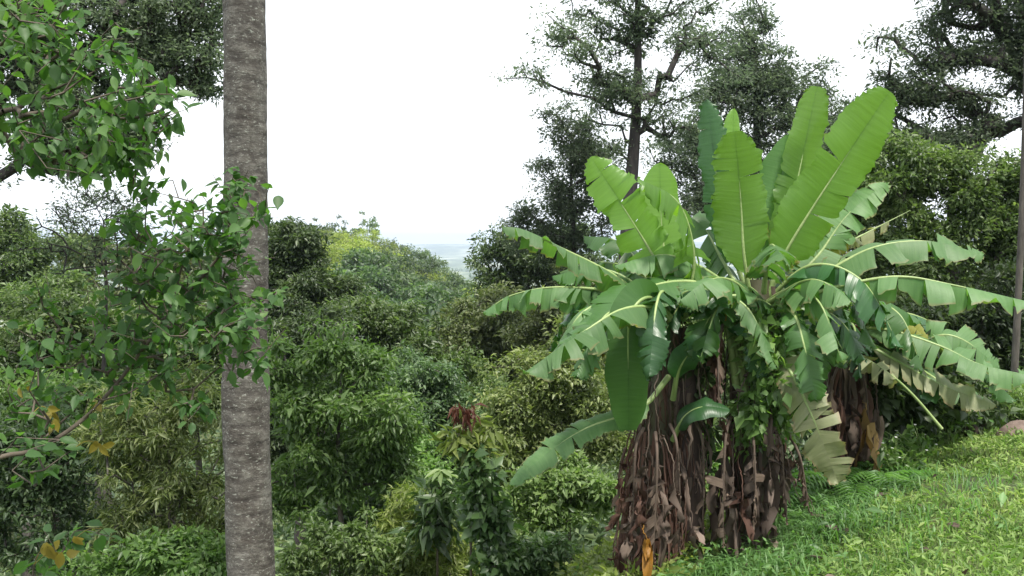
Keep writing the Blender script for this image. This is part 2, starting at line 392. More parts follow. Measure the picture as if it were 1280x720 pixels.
def edge_dist(x, y): return -.72 * (x - .3) + .69 * (y - 5)

def terrain(x, y):
    x = np.asarray(x, float); y = np.asarray(y, float)
    z = -1.9 + .25 * np.clip(x, -10, 2.5) + .205 * np.clip(x - 2.5, 0, 22) - .12 * np.clip(y, -10, 15)
    s = edge_dist(x, y); sp = np.log1p(np.exp(np.clip((s - .8) * 1.4, -30, 30))) / 1.4
    sp = np.where(s > 15, s - .8, sp)
    z = z - 30 * (1 - np.exp(-sp * .43 / 30))
    z = z - 34 * smooth(90, 420, y)
    z = z + 26 * np.exp(-((x + 28) / 27) ** 2 - ((y - 130) / 48) ** 2)
    z = z + 14 * np.exp(-((x + 36) / 16) ** 2 - ((y - 42) / 20) ** 2)
    z = z + .06 * np.sin(2.1 * x + .7 * y) * np.cos(1.7 * y - .4 * x) + .5 * np.sin(.21 * x + 1) * np.sin(.17 * y) * smooth(12, 40, np.hypot(x, y))
    r = np.hypot(x, y)
    far = smooth(4600, 6400, r) * (62 + 16 * np.sin(x * .0011 + .6) + 9 * np.sin(x * .0031) + 5 * np.sin(x * .0083))
    return z + far

def build_terrain():
    rr = np.concatenate([np.linspace(0, 14, 60), np.geomspace(14.3, 7000, 120)])
    th = np.linspace(0, 2 * np.pi, 361)[:-1]
    X = rr[:, None] * np.sin(th)[None]; Y = rr[:, None] * np.cos(th)[None]
    V = np.stack([X, Y, terrain(X, Y)], -1).reshape(-1, 3); n = len(th)
    i = np.arange(len(rr) - 1)[:, None] * n; j = np.arange(n)[None]; k = (j + 1) % n
    mb = MB(); mb.add(V, np.stack([i + j, i + k, i + n + k, i + n + j], -1).reshape(-1, 4)[n:], 
                      np.stack([np.zeros(n, int), n + np.arange(n), n + (np.arange(n) + 1) % n], 1))
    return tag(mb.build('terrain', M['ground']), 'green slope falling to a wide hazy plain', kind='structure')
build_terrain()

# ------------------------------------------------------------------ haze
def build_haze():
    m, nt = new_mat('haze_air'); o = N(nt, 'ShaderNodeOutputMaterial'); v = N(nt, 'ShaderNodeVolumePrincipled', Density=.00024, Anisotropy=.2)
    v.inputs['Color'].default_value = (.72, .85, 1, 1); nt.links.new(v.outputs[0], o.inputs['Volume'])
    a, b, t = 7600, -88, 60
    V = [(x, y, z) for z in (b, t) for y in (-a, a) for x in (-a, a)]
    mb = MB(); mb.add(V, [(0, 2, 3, 1), (4, 5, 7, 6), (0, 1, 5, 4), (2, 6, 7, 3), (0, 4, 6, 2), (1, 3, 7, 5)])
    tag(mb.build('haze', m, smooth=False), 'pale blue haze over the plain', kind='stuff')
build_haze()

# ------------------------------------------------------------------ trees
def skeleton(trunk, C, rg, step=.6, wob=.12, rise=.9):
    """join every cluster centre to the nearest lower node -> nodes, parents"""
    nodes = [np.asarray(p, float) for p in trunk]; par = [-1] + list(range(len(trunk) - 1))
    ax = np.asarray(trunk)
    d0 = np.min(np.linalg.norm(C[:, None] - ax[None], axis=2), axis=1)
    A = np.array(nodes); tips = []
    for ci in np.argsort(d0):
        c = C[ci]; v = c[None] - A
        dist = np.linalg.norm(v, axis=1) + rise * np.maximum(0, -v[:, 2] + .25 * np.linalg.norm(v[:, :2], axis=1))
        p = int(np.argmin(dist)); a = A[p]; ln = np.linalg.norm(c - a); k = max(1, int(ln / step)); new = []
        for q in range(1, k + 1):
            t = q / k; x = a + (c - a) * t
            if q < k: x = x + rg.normal(0, wob * step, 3)
            x[2] += .10 * ln * math.sin(math.pi * t) * (.5)
            par.append(p if q == 1 else len(nodes) - 1); nodes.append(x); new.append(x)
        tips.append(len(nodes) - 1); A = np.vstack([A, new])
    return A, np.array(par), tips

def wood(mb, A, par, tips, ntrunk, r_base, r_top, r_tip, sides=5):
    cnt = np.zeros(len(A)); cnt[tips] = 1
    for i in range(len(A) - 1, 0, -1): cnt[par[i]] += cnt[i]
    rad = r_tip * np.maximum(cnt, 1) ** .5
    tr = np.linspace(r_base, r_top, ntrunk); rad[:ntrunk] = tr
    for i in range(ntrunk, len(A)):
        rad[i] = min(rad[i], rad[par[i]] * (.7 if par[i] < ntrunk else 1))
    idx = np.arange(ntrunk, len(A))
    pr = np.where(par[idx] < ntrunk, rad[idx], rad[par[idx]])
    frusta(mb, A[par[idx]], A[idx], pr, rad[idx], sides)
    tube(mb, resample(A[:ntrunk], ntrunk * 4), np.interp(np.linspace(0, 1, ntrunk * 4), np.linspace(0, 1, ntrunk), tr), 9)

def lobe_points(lobes, n, rg, shell=.5):
    """n points in a union of ellipsoids (cx,cy,cz,rx,ry,rz), denser towards the outside"""
    lb = np.asarray(lobes, float); wgt = (lb[:, 3] * lb[:, 4] * lb[:, 5]) ** (2 / 3)
    w = rg.choice(len(lb), n, p=wgt / wgt.sum())
    u = nrmz(rg.normal(0, 1, (n, 3))) * (rg.random((n, 1)) ** shell)
    return lb[w, :3] + u * lb[w, 3:6]

def custom_tree(name, label, px, Y, lobes_px, mat, leaf_px, n_cl, per, rc_px, cat='tree', bark='bark', r_base=.12, seed=1,
                depth=1.0, kind='simple', top_py=None, asp=.42, droop=.25, flat=.6, group=None, up=.8, r_tip=None, lean=0, main=.5, part='crown', trunk_frac=.12):
    """a single tree grown from crown masses placed at a real distance and size; lobes are given in photo pixels at distance Y"""
    rg = rng(seed); sc = Y / F_PX
    if kind == 'fold': leaf_px, per = leaf_px * .70, int(per * 1.9)
    if kind == 'simple': leaf_px, per = leaf_px * .62, int(per * 2.2)
    base = P(px, HORIZON, Y); base[2] = float(terrain(base[0], Y)) - .15
    root = thing(name, base, label, cat, group)
    lb = []
    for (lx, ly, rx, ry) in lobes_px:
        c = P(lx, ly, Y) - base
        rd = min(rx, ry * 1.3) * sc * depth
        c[1] += rg.uniform(-.3, .3) * rd
        lb.append((*c, rx * sc, rd, ry * sc))
    lb = np.array(lb)
    sub = [np.concatenate([lb[:, :3], lb[:, 3:] * main], 1)]
    for q in range(9):
        rr = rg.uniform(.18, .48, (len(lb), 1)); off = nrmz(rg.normal(0, 1, (len(lb), 3))) * rg.uniform(.45, 1.3, (len(lb), 1))
        sub.append(np.concatenate([lb[:, :3] + off * lb[:, 3:], lb[:, 3:] * rr], 1))
    tp = lb[:, 2].max() if top_py is None else P(px, top_py, Y)[2] - base[2]
    t = np.linspace(0, 1, 14)
    tr = np.stack([lean * t + .03 * tp * np.sin(t * 5 + seed) * t * (1 - t) * 2, .03 * tp * np.cos(t * 4 + seed) * t * (1 - t) * 2, tp * .95 * t], 1)
    C = lobe_points(np.concatenate(sub), n_cl, rg, .4)
    st = rg.random(n_cl) < .14; cen = lb[:, :3].mean(0)
    C[st] = cen + (C[st] - cen) * rg.uniform(1.05, 1.25, (st.sum(), 1)); C[:, 2] = np.maximum(C[:, 2], .1 * tp)
    lo = tr[int(14 * trunk_frac):]
    A, par, tips = skeleton(lo, C, rg, step=max(.25, 22 * sc))
    wm = MB(); tube(wm, resample(tr[:int(14 * trunk_frac) + 1], 8), np.linspace(r_base * 1.15, r_base, 8), 9, cap=False)
    wood(wm, A, par, tips, len(lo), r_base, r_base * .22, r_tip or max(.006, r_base * .06))
    wm.build('trunk', M[bark], root)
    lm = MB()
    # some twigs along limbs carry leaves too
    scatter_leaves(lm, C, per, rc_px * sc * (0.4 + .8 * rg.random(len(C))), leaf_px * sc, rg, kind, asp, flat, droop, up)
    lm.build(part, M[mat], root, smooth=(kind != 'simple'))
    return root

T = custom_tree
# skyline, right of the view
T('tall_tree', 'tall open tree forking above the banana plants, sky showing through its thin crown', 792, 20,
  [(700, 62, 42, 34), (680, 95, 25, 20), (735, 95, 42, 34), (760, 40, 42, 40), (800, 30, 50, 34), (850, 45, 50, 40), (885, 70, 25, 30), (775, 110, 34, 26), (832, 105, 44, 28),
   (745, 135, 30, 20), (812, 150, 40, 22), (855, 165, 40, 24), (760, 190, 30, 16), (800, -30, 90, 40), (730, -25, 40, 30), (800, -90, 70, 40)],
  'silhouette', 6.4, 380, 37, 18, bark='bark_dark', up=.25, r_base=.17, seed=3, depth=1.1, trunk_frac=.5)
T('round_tree', 'grey green tree with rounded crown left of the tall open tree', 712, 23,
  [(700, 250, 46, 50), (662, 275, 26, 30), (735, 180, 40, 26), (710, 160, 26, 20), (745, 250, 36, 50), (690, 300, 40, 26), (725, 215, 40, 30)],
  'silhouette', 6.0, 230, 54, 19, bark='bark_dark', up=.25, r_base=.12, seed=4, depth=.8, trunk_frac=.4)
T('conical_tree', 'dark cone shaped tree rising behind the upright banana leaves', 941, 27,
  [(944, 28, 24, 26), (930, 70, 44, 38), (965, 75, 40, 36), (905, 120, 44, 42), (950, 120, 60, 42), (1005, 115, 36, 34), (1030, 150, 30, 40), (930, 180, 80, 40), (1010, 165, 44, 40), (870, 190, 36, 40), (960, 240, 90, 50), (860, 250, 40, 40), (1035, 230, 40, 50)],
  'silhouette', 5.9, 560, 58, 17, bark='bark_dark', up=.25, r_base=.2, seed=5, main=.85, depth=.7, trunk_frac=.45)
T('spreading_tree', 'big dark tree with sky gaps in its spreading crown at the right edge', 1335, 16,
  [(1180, 30, 50, 26), (1240, 5, 60, 26), (1150, 70, 44, 30), (1215, 70, 44, 18), (1130, 115, 40, 34), (1190, 130, 60, 34), (1265, 60, 30, 40), (1180, 175, 70, 30), (1250, 150, 40, 18), (1120, 175, 44, 26),
   (1290, 120, 50, 50), (1300, 30, 60, 60), (1220, -40, 90, 40), (1340, -60, 110, 60), (1370, 60, 70, 80)],
  'silhouette', 7.2, 700, 48, 22, bark='bark_dark', up=.25, r_base=.28, seed=6, main=.8, depth=1.0, trunk_frac=.3)
T('leafy_tree', 'dense olive tree filling the slope below the spreading dark tree', 1190, 14.5,
  [(1110, 190, 44, 40), (1170, 200, 50, 30), (1130, 235, 60, 40), (1200, 230, 60, 40), (1262, 235, 50, 40), (1120, 300, 50, 50), (1190, 300, 70, 50), (1260, 300, 50, 50), (1230, 365, 80, 44), (1140, 370, 60, 40)],
  'olive', 9.0, 560, 56, 22, r_base=.16, seed=7, depth=.8, trunk_frac=.2)
T('leafy_tree', 'shadowed dark green bush tree behind the torn banana leaves at the right edge', 1230, 12.5,
  [(1180, 400, 60, 40), (1250, 400, 60, 50), (1150, 440, 60, 40), (1260, 450, 60, 40), (1310, 420, 60, 60), (1080, 420, 50, 40)],
  'dark', 10.0, 260, 60, 26, r_base=.10, seed=8, depth=.7, trunk_frac=.1)
T('leafy_tree', 'dark crown rising left of the banana leaves beside the gap to the plain', 640, 28,
  [(636, 305, 30, 22), (610, 328, 18, 24), (645, 340, 44, 34), (690, 330, 40, 40), (610, 365, 26, 26), (665, 380, 50, 34), (740, 330, 50, 40)],
  'dark', 7.5, 260, 60, 17, bark='bark_dark', r_base=.16, seed=9, depth=.9, trunk_frac=.4)
T('leafy_tree', 'dull olive tree seen between the banana stems', 880, 15,
  [(860, 480, 60, 60), (920, 470, 60, 60), (880, 420, 70, 60), (960, 460, 60, 60), (1000, 420, 60, 60), (840, 560, 60, 50), (790, 430, 50, 60)],
  'olive', 11, 330, 50, 26, r_base=.1, seed=10, depth=.5, trunk_frac=.1)

# middle of the valley
T('leafy_tree', 'dark crowned tree just right of the tall bare trunk', 368, 22,
  [(362, 300, 34, 22), (390, 320, 36, 26), (350, 345, 40, 34), (400, 365, 44, 36), (360, 395, 44, 30), (310, 330, 44, 40), (420, 400, 30, 30)],
  'dark', 8.0, 320, 62, 17, bark='bark_dark', r_base=.14, seed=11, depth=.9, trunk_frac=.4)
T('leafy_tree', 'olive brown round crowned tree in the middle of the valley', 474, 19,
  [(470, 398, 46, 24), (440, 425, 44, 30), (500, 425, 42, 34), (468, 450, 64, 34), (500, 480, 40, 40), (525, 445, 24, 34)],
  'olive', 8.5, 330, 62, 18, bark='bark_dark', r_base=.13, seed=12, depth=.9, trunk_frac=.4)
T('leafy_tree', 'bright green small tree with drooping leaves right of the bare trunk', 425, 11.5,
  [(400, 445, 50, 26), (445, 455, 50, 26), (380, 490, 36, 36), (430, 500, 56, 36), (470, 510, 36, 36), (400, 550, 50, 40), (455, 560, 48, 40), (380, 610, 40, 34), (430, 610, 50, 34), (490, 590, 26, 40)],
  'bright', 11.5, 330, 46, 21, r_base=.06, seed=13, depth=.9, kind='fold', asp=.36, droop=.5, trunk_frac=.2)
T('leafy_tree', 'dull olive tree left of the lowest hanging banana leaves', 605, 25,
  [(575, 410, 44, 26), (620, 405, 44, 30), (560, 445, 40, 30), (610, 450, 60, 36), (655, 440, 36, 36), (590, 490, 50, 34)],
  'olive_brown', 8.0, 330, 58, 18, r_base=.15, seed=14, depth=.9, trunk_frac=.4)
T('leafy_tree', 'yellowish olive leafy tree directly left of the banana stems', 690, 14,
  [(680, 455, 50, 30), (725, 440, 40, 36), (660, 500, 50, 36), (715, 500, 50, 40), (690, 550, 60, 36), (640, 550, 40, 34), (745, 550, 36, 40)],
  'bamboo', 8.5, 360, 56, 20, r_base=.08, seed=15, depth=.9, kind='fold', trunk_frac=.2, asp=.38)
T('leafy_tree', 'deep green tree in shade behind the red tipped sapling', 540, 16.5,
  [(520, 480, 40, 30), (555, 490, 40, 34), (520, 530, 46, 40), (570, 545, 46, 40), (535, 585, 50, 34), (610, 520, 40, 40), (620, 580, 40, 40)],
  'bluish', 9.0, 330, 56, 20, r_base=.09, seed=16, depth=.9, trunk_frac=.3)
T('leafy_tree', 'olive tree half hidden behind the leftmost banana leaves', 720, 22,
  [(700, 400, 46, 40), (745, 385, 50, 40), (665, 420, 36, 34), (730, 430, 60, 30)],
  'olive_brown', 8.0, 220, 56, 18, r_base=.13, seed=17, depth=.9, trunk_frac=.4)

T('leafy_tree', 'low green tree filling the dip between the bright small tree and the olive one', 500, 14.5,
  [(490, 560, 44, 30), (520, 610, 44, 34), (470, 600, 40, 34), (540, 640, 40, 30), (500, 660, 60, 26)], 'bright', 9, 230, 50, 19, r_base=.05, seed=140, depth=.9, kind='fold', trunk_frac=.2)
T('leafy_tree', 'fresh green tree in the middle distance above the red tipped sapling', 575, 20,
  [(545, 465, 40, 30), (585, 480, 46, 34), (620, 500, 40, 34), (560, 520, 46, 36), (640, 540, 40, 40), (600, 560, 50, 40)], 'olive', 8.0, 330, 52, 18, r_base=.1, seed=141, depth=.9, trunk_frac=.3)
T('leafy_tree', 'yellow green tree at the valley head below the far hill', 520, 38,
  [(505, 425, 40, 20), (550, 422, 36, 20), (585, 415, 30, 18), (530, 445, 50, 26)], 'hill_green', 7.0, 300, 52, 16, r_base=.16, seed=142, depth=.9, trunk_frac=.4)
T('leafy_tree', 'dark tree in the hollow behind the bright green small tree', 400, 17,
  [(370, 430, 40, 36), (350, 480, 34, 50), (345, 560, 30, 60), (410, 430, 40, 30)], 'dark', 8.5, 260, 52, 18, r_base=.1, seed=143, depth=.9, trunk_frac=.3)
T('leafy_tree', 'green tree on the left slope between the twiggy tree and the bare trunk', 200, 26,
  [(180, 385, 40, 26), (225, 378, 44, 26), (265, 385, 40, 30), (150, 400, 40, 28), (110, 390, 44, 26), (60, 372, 44, 26)], 'olive', 8.0, 300, 52, 18, r_base=.14, seed=144, depth=.9, trunk_frac=.3)
T('leafy_tree', 'mid green tree on the lower left slope above the dark bluish bush', 90, 11,
  [(50, 500, 50, 28), (110, 490, 50, 30), (150, 520, 40, 34), (10, 520, 40, 34), (90, 540, 50, 30)], 'bright', 9, 230, 46, 19, r_base=.06, seed=145, depth=.9, kind='fold', trunk_frac=.2)
T('leafy_tree', 'green tree crown between the conical tree and the spreading tree', 1075, 19,
  [(1060, 165, 34, 26), (1090, 190, 36, 36), (1050, 220, 44, 40), (1110, 240, 40, 40), (1080, 300, 60, 50), (1020, 280, 50, 50)], 'silhouette', 6.0, 300, 56, 17, bark='bark_dark', up=.25, r_base=.13, seed=146, depth=.9, trunk_frac=.4)

# left slope
T('leafy_tree', 'olive tree on the far left slope with its top against the sky', 22, 32,
  [(15, 290, 40, 22), (45, 320, 40, 28), (0, 340, 40, 40), (70, 350, 36, 26), (-40, 310, 50, 50), (30, 380, 60, 34)],
  'olive', 8.0, 300, 60, 18, r_base=.2, seed=20, depth=.9, trunk_frac=.4)
T('leafy_tree', 'dull olive tree beyond the thin twiggy tree on the left', 130, 36,
  [(100, 320, 40, 24), (150, 325, 40, 20), (190, 340, 36, 26), (120, 360, 60, 34), (235, 335, 44, 30), (200, 380, 50, 30), (270, 345, 40, 40)],
  'olive_brown', 7.5, 330, 58, 17, r_base=.2, seed=21, depth=.9, trunk_frac=.4)
T('leafy_tree', 'muddy green tree low on the left slope behind the arching branch', 60, 17,
  [(40, 410, 50, 34), (90, 400, 46, 30), (30, 450, 50, 36), (80, 460, 60, 40), (-20, 430, 50, 60), (130, 430, 44, 34)],
  'olive', 9.0, 330, 58, 20, r_base=.12, seed=22, depth=.9, trunk_frac=.3)
T('leafy_tree', 'grey olive tree behind the arching broad leaved branch, left of the bare trunk', 235, 18,
  [(200, 420, 50, 40), (250, 410, 50, 40), (180, 460, 50, 36), (240, 470, 60, 40), (290, 450, 40, 50)],
  'olive', 9.0, 300, 56, 20, r_base=.12, seed=23, depth=.9, trunk_frac=.3)
T('leafy_bush', 'dark bluish green bush on the lower left slope', 60, 8.2,
  [(30, 540, 50, 30), (80, 550, 44, 34), (20, 600, 50, 40), (75, 610, 50, 36), (110, 580, 30, 40), (40, 670, 60, 40), (100, 670, 40, 40), (-30, 600, 50, 80)],
  'bluish', 11, 260, 44, 20, cat='bush', r_base=.04, seed=24, depth=.9, kind='fold', asp=.36, trunk_frac=.1, part='foliage')
T('bamboo_shrub', 'straw green shrub of narrow drooping leaves left of the bare trunk', 210, 7.6,
  [(150, 500, 30, 24), (190, 520, 50, 30), (240, 500, 44, 30), (270, 540, 30, 40), (160, 560, 44, 30), (220, 560, 56, 36), (180, 610, 56, 36), (250, 610, 44, 40), (150, 650, 40, 34), (220, 660, 56, 40), (280, 660, 40, 40)],
  'bamboo', 12.5, 300, 34, 17, cat='shrub', r_base=.03, seed=25, depth=.9, kind='fold', asp=.23, droop=.45, trunk_frac=.1, part='foliage')
T('leafy_bush', 'fresh green low bush at the foot of the straw green shrub', 250, 6.9,
  [(190, 700, 44, 26), (250, 695, 40, 26), (290, 715, 40, 30), (140, 720, 50, 30)],
  'bright', 13, 90, 40, 20, cat='bush', r_base=.02, seed=26, depth=.8, kind='fold', trunk_frac=.1, part='foliage')
T('bare_tree', 'thin dark twiggy tree with sparse fine leaves against the sky on the left', 130, 14.5,
  [(90, 270, 44, 34), (140, 250, 36, 30), (70, 300, 36, 24), (120, 310, 40, 30), (170, 290, 30, 40), (100, 240, 40, 20)],
  'silhouette', 5.5, 260, 8, 14, bark='bark_dark', up=.25, r_base=.055, seed=27, depth=.9, trunk_frac=.55, r_tip=.006, top_py=235)
T('overhanging_tree', 'dark fine leaved tree hanging into the top left of the view', -150, 13,
  [(150, 10, 40, 34), (200, 20, 40, 40), (245, 25, 34, 44), (180, 60, 50, 34), (240, 80, 34, 30), (262, 50, 20, 50), (255, 112, 18, 14), (130, 60, 40, 40), (60, 20, 60, 60), (90, 120, 60, 40), (165, 165, 40, 36), (120, 190, 50, 34), (0, 60, 70, 80), (-80, 40, 90, 90), (200, -50, 100, 40), (60, 180, 50, 40)],
  'silhouette', 8.0, 900, 46, 23, bark='bark_dark', up=.25, r_base=.25, seed=28, main=.85, depth=.8, trunk_frac=.3)

# undergrowth of the middle foreground
T('leafy_bush', 'light green leafy bush at the bottom just right of the bare trunk', 420, 9.0,
  [(400, 690, 40, 26), (440, 670, 40, 30), (480, 690, 40, 30), (430, 715, 60, 24), (365, 705, 30, 24)],
  'spring', 10, 130, 40, 15, cat='bush', r_base=.03, seed=30, depth=.9, kind='fold', trunk_frac=.1, part='foliage')
T('leafy_bush', 'yellow green grassy bush at the bottom between two greener bushes', 540, 9.3,
  [(500, 650, 34, 34), (530, 690, 50, 26), (570, 700, 40, 24), (550, 665, 30, 24)],
  'lime', 12, 120, 44, 17, cat='bush', r_base=.02, seed=31, depth=.9, kind='fold', asp=.22, trunk_frac=.1, part='foliage')
T('leafy_bush', 'dark glossy bush at the bottom right of the vine covered stump', 690, 8.0,
  [(650, 695, 26, 20), (680, 690, 24, 18), (655, 715, 34, 16)],
  'vine', 11, 70, 30, 16, cat='bush', r_base=.02, seed=32, depth=.9, kind='fold', trunk_frac=.1, part='foliage')
T('leafy_bush', 'light green spreading bush between the vine stump and the banana stems', 715, 11,
  [(680, 610, 36, 26), (720, 600, 40, 26), (750, 620, 34, 30), (700, 640, 40, 20), (655, 630, 26, 26)],
  'spring', 10, 170, 40, 15, cat='bush', r_base=.03, seed=33, depth=.9, kind='fold', trunk_frac=.1, part='foliage')
T('leafy_bush', 'mid green bush low behind the red tipped sapling', 480, 12.5,
  [(480, 620, 40, 30), (520, 620, 40, 36), (450, 640, 40, 26), (550, 640, 36, 30)],
  'vine', 10, 150, 46, 17, cat='bush', r_base=.03, seed=34, depth=.9, kind='fold', trunk_frac=.1, part='foliage')
T('leafy_bush', 'small leaved bush in the gap behind the two big banana stems', 870, 9.6,
  [(870, 570, 40, 40), (890, 620, 40, 30), (850, 630, 34, 30), (920, 600, 30, 40)],
  'bright', 9, 130, 40, 17, cat='bush', r_base=.02, seed=35, depth=.6, kind='fold', trunk_frac=.1, part='foliage')

# ------------------------------------------------------------------ hillside copies
def proto_tree(name, label, h, wdt, mat, leaf, n_cl, per, seed, cone=.5, trunk=.35, group=None, flat=.7):
    rg = rng(seed); root = thing(name, (0, 0, -200), label, 'tree', group)
    lb = [(rg.normal(0, .2) * wdt, rg.normal(0, .2) * wdt, h * (trunk + (1 - trunk) * u), wdt * .5 * (1 - cone * u), wdt * .5 * (1 - cone * u), h * .16) for u in (.12, .3, .5, .68, .84)]
    lb += [(math.cos(a) * wdt * .32, math.sin(a) * wdt * .32, h * (trunk + .2 + .1 * rg.random()), wdt * .28, wdt * .28, h * .13) for a in np.linspace(0, 6.28, 6)[:-1]]
    C = lobe_points(lb, n_cl, rg, .4)
    tr = np.stack([.02 * h * np.sin(np.linspace(0, 4, 8)), .02 * h * np.cos(np.linspace(0, 3, 8)), np.linspace(0, h * .9, 8)], 1)
    A, par, tips = skeleton(tr[2:], C, rg, step=h * .12)
    wm = MB(); tube(wm, tr[:3], [h * .018, h * .016, h * .015], 7, cap=False); wood(wm, A, par, tips, 6, h * .015, h * .004, h * .0016, 4)
    wm.build('trunk', M['bark'], root)
    lm = MB(); scatter_leaves(lm, C, per, wdt * .085 * rg.uniform(.6, 1.3, n_cl), leaf, rg, 'simple', .5, flat)
    lm.build('crown', M[mat], root, smooth=False)
    return root
protos = {
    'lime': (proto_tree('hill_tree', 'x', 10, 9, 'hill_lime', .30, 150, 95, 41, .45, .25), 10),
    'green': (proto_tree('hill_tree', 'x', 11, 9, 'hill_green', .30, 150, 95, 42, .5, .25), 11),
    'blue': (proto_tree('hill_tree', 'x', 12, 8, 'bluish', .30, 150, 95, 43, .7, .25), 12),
    'feather': (proto_tree('feathery_tree', 'x', 13, 6, 'hill_green', .42, 34, 34, 44, .2, .55, None, .35), 13),
}
used = set()
def hill(kind, px, Y, top_py, label, group=None, wide=1.0, rz=None):
    root, h = protos[kind]
    x = (px - 640) / F_PX * Y; zb = float(terrain(x, Y)) - .4; zt = P(px, top_py, Y)[2]
    s = max(.35, (zt - zb) / h); sw = wide * max(.6, min(s, 1.5))
    rz = (px * .37 + Y) % 6.28 if rz is None else rz
    if kind not in used:
        used.add(kind); root.location = (x, Y, zb); root.rotation_euler = (0, 0, rz); root.scale = (sw, sw, s)
        root['label'] = label
        if group: root['group'] = group
        return root
    return dup(root, (x, Y, zb), rz, (sw, sw, s), label, group)

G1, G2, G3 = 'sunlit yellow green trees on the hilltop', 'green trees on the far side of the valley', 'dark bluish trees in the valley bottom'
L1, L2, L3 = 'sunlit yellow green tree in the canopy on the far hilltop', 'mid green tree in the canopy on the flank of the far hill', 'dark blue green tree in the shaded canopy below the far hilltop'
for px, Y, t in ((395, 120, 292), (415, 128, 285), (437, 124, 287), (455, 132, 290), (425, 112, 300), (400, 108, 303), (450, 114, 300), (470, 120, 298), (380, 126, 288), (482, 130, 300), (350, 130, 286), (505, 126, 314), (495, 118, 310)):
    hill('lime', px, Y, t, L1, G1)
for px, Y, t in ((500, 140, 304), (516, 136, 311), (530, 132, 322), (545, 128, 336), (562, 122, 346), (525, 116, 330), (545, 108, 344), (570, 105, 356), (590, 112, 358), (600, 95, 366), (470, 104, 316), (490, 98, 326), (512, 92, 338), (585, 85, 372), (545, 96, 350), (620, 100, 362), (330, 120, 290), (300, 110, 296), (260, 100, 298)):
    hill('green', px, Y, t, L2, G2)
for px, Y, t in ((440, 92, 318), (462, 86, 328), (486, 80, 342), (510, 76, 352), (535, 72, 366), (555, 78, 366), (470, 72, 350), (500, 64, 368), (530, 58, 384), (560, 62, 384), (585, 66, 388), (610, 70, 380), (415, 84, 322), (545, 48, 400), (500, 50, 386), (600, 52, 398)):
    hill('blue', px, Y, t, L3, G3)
for px, Y, t, w_ in ((458, 134, 268, .8), (425, 138, 273, .7), (400, 136, 276, .8)):
    hill('feather', px, Y, t, {458: 'tallest thin feathery tree standing above the far hilltop', 425: 'thin feathery tree on the hilltop, middle of three', 400: 'thin feathery tree on the hilltop, leftmost of three'}[px], 'feathery trees on the hilltop', w_)
hill('lime', 575, 60, 372, 'pale sunlit tree low in the valley below the plain', None, .8)
hill('lime', 605, 75, 362, 'pale yellow green tree beside the dark crown at the gap', None, .8)
hill('lime', 556, 100, 346, 'light green tree on the shoulder of the far hill', None, .7)

# far woods on the plain: uncountable
def far_woods():
    rg = rng(51); n = 900
    Y = np.exp(rg.uniform(np.log(260), np.log(2600), n)); a = rg.uniform(-.62, .62, n)
    clump = np.sin(a * 40 + Y * .004) + np.sin(Y * .012 + 3 * a)
    k = clump > -.2; Y, a = Y[k], a[k]; X = a * Y
    C = np.stack([X, Y, terrain(X, Y) + 3], 1); C = np.repeat(C, 5, 0); C[:, 0] += rg.normal(0, 14, len(C)); C[:, 1] += rg.normal(0, 14, len(C))
    mb = MB(); scatter_leaves(mb, C, 26, 5.5, 3.2, rg, 'simple', .6, .7)
    tag(mb.build('far_woods', M['hill_green'], smooth=False), 'patchy woods on the hazy far plain', kind='stuff')
far_woods()

# ------------------------------------------------------------------ undergrowth and ground cover (uncountable)
def slope_points(n, y0, y1, rg, smin=.6):
    Y = np.exp(rg.uniform(np.log(y0), np.log(y1), n)); X = rg.uniform(-.75, .75, n) * Y
    k = edge_dist(X, Y) > smin
    return X[k], Y[k]
def undergrowth():
    rg = rng(61); X, Y = slope_points(5600, 12, 75, rg)
    hgt = .15 + .5 * rg.random(len(X)) * np.clip(Y / 14, .5, 2.5)
    C = np.stack([X, Y, terrain(X, Y) + hgt], 1); mb = MB()
    sz = np.clip(Y / 11, .6, 5)
    for lo, hi in ((0, 11), (11, 22), (22, 40), (40, 80)):
        k = (Y >= lo) & (Y < hi); q = sz[k].mean()
        scatter_leaves(mb, C[k], 26, .26 * sz[k], .10 * q, rg, 'simple', .42, .8)
    tag(mb.build('undergrowth', M['hill_green'], smooth=False), 'tangled undergrowth covering the valley slope', kind='stuff')
undergrowth()
def ground_cover():
    rg = rng(62); n = 7000
    Y = rg.uniform(5.5, 17, n); X = rg.uniform(-.42, .25, n) * Y + rg.normal(0, .2, n)
    k = (edge_dist(X, Y) > .2); X, Y = X[k], Y[k]
    b = .5 + .5 * np.sin(2.3 * X + 1.1 * Y) * np.sin(1.7 * Y - X)
    C = np.stack([X, Y, terrain(X, Y) + .05 + .22 * b * rg.random(len(X))], 1); mb = MB()
    scatter_leaves(mb, C, 30, .16, .062, rg, 'fold', .45, .55, .1, 1.0)
    tag(mb.build('ground_cover', M['lime'], smooth=True), 'low yellow green creepers covering the ground', kind='stuff')
ground_cover()

def blades(mb, X, Y, ln, wd, rg, lean=.5):
    n = len(X); Z = terrain(X, Y) - .01
    az = rg.uniform(0, 6.283, n); d = np.stack([np.cos(az), np.sin(az), np.zeros(n)], 1); sdv = np.stack([-np.sin(az), np.cos(az), np.zeros(n)], 1)
    le = (lean * (.3 + rg.random(n)))[:, None]
    p0 = np.stack([X, Y, Z], 1); up = np.array([[0, 0, 1.]])
    l = ln[:, None]; w_ = wd[:, None] / 2
    p1 = p0 + up * l * .5 + d * l * .18 * le; p2 = p0 + up * l * (.9 - .35 * le) + d * l * .75 * le
    V = np.stack([p0 - sdv * w_, p0 + sdv * w_, p1 - sdv * w_ * .9, p1 + sdv * w_ * .9, p2], 1)
    b = np.arange(n)[:, None] * 5
    mb.add(V.reshape(-1, 3), b + np.array([[0, 1, 3, 2]]), b + np.array([[2, 3, 4]]))
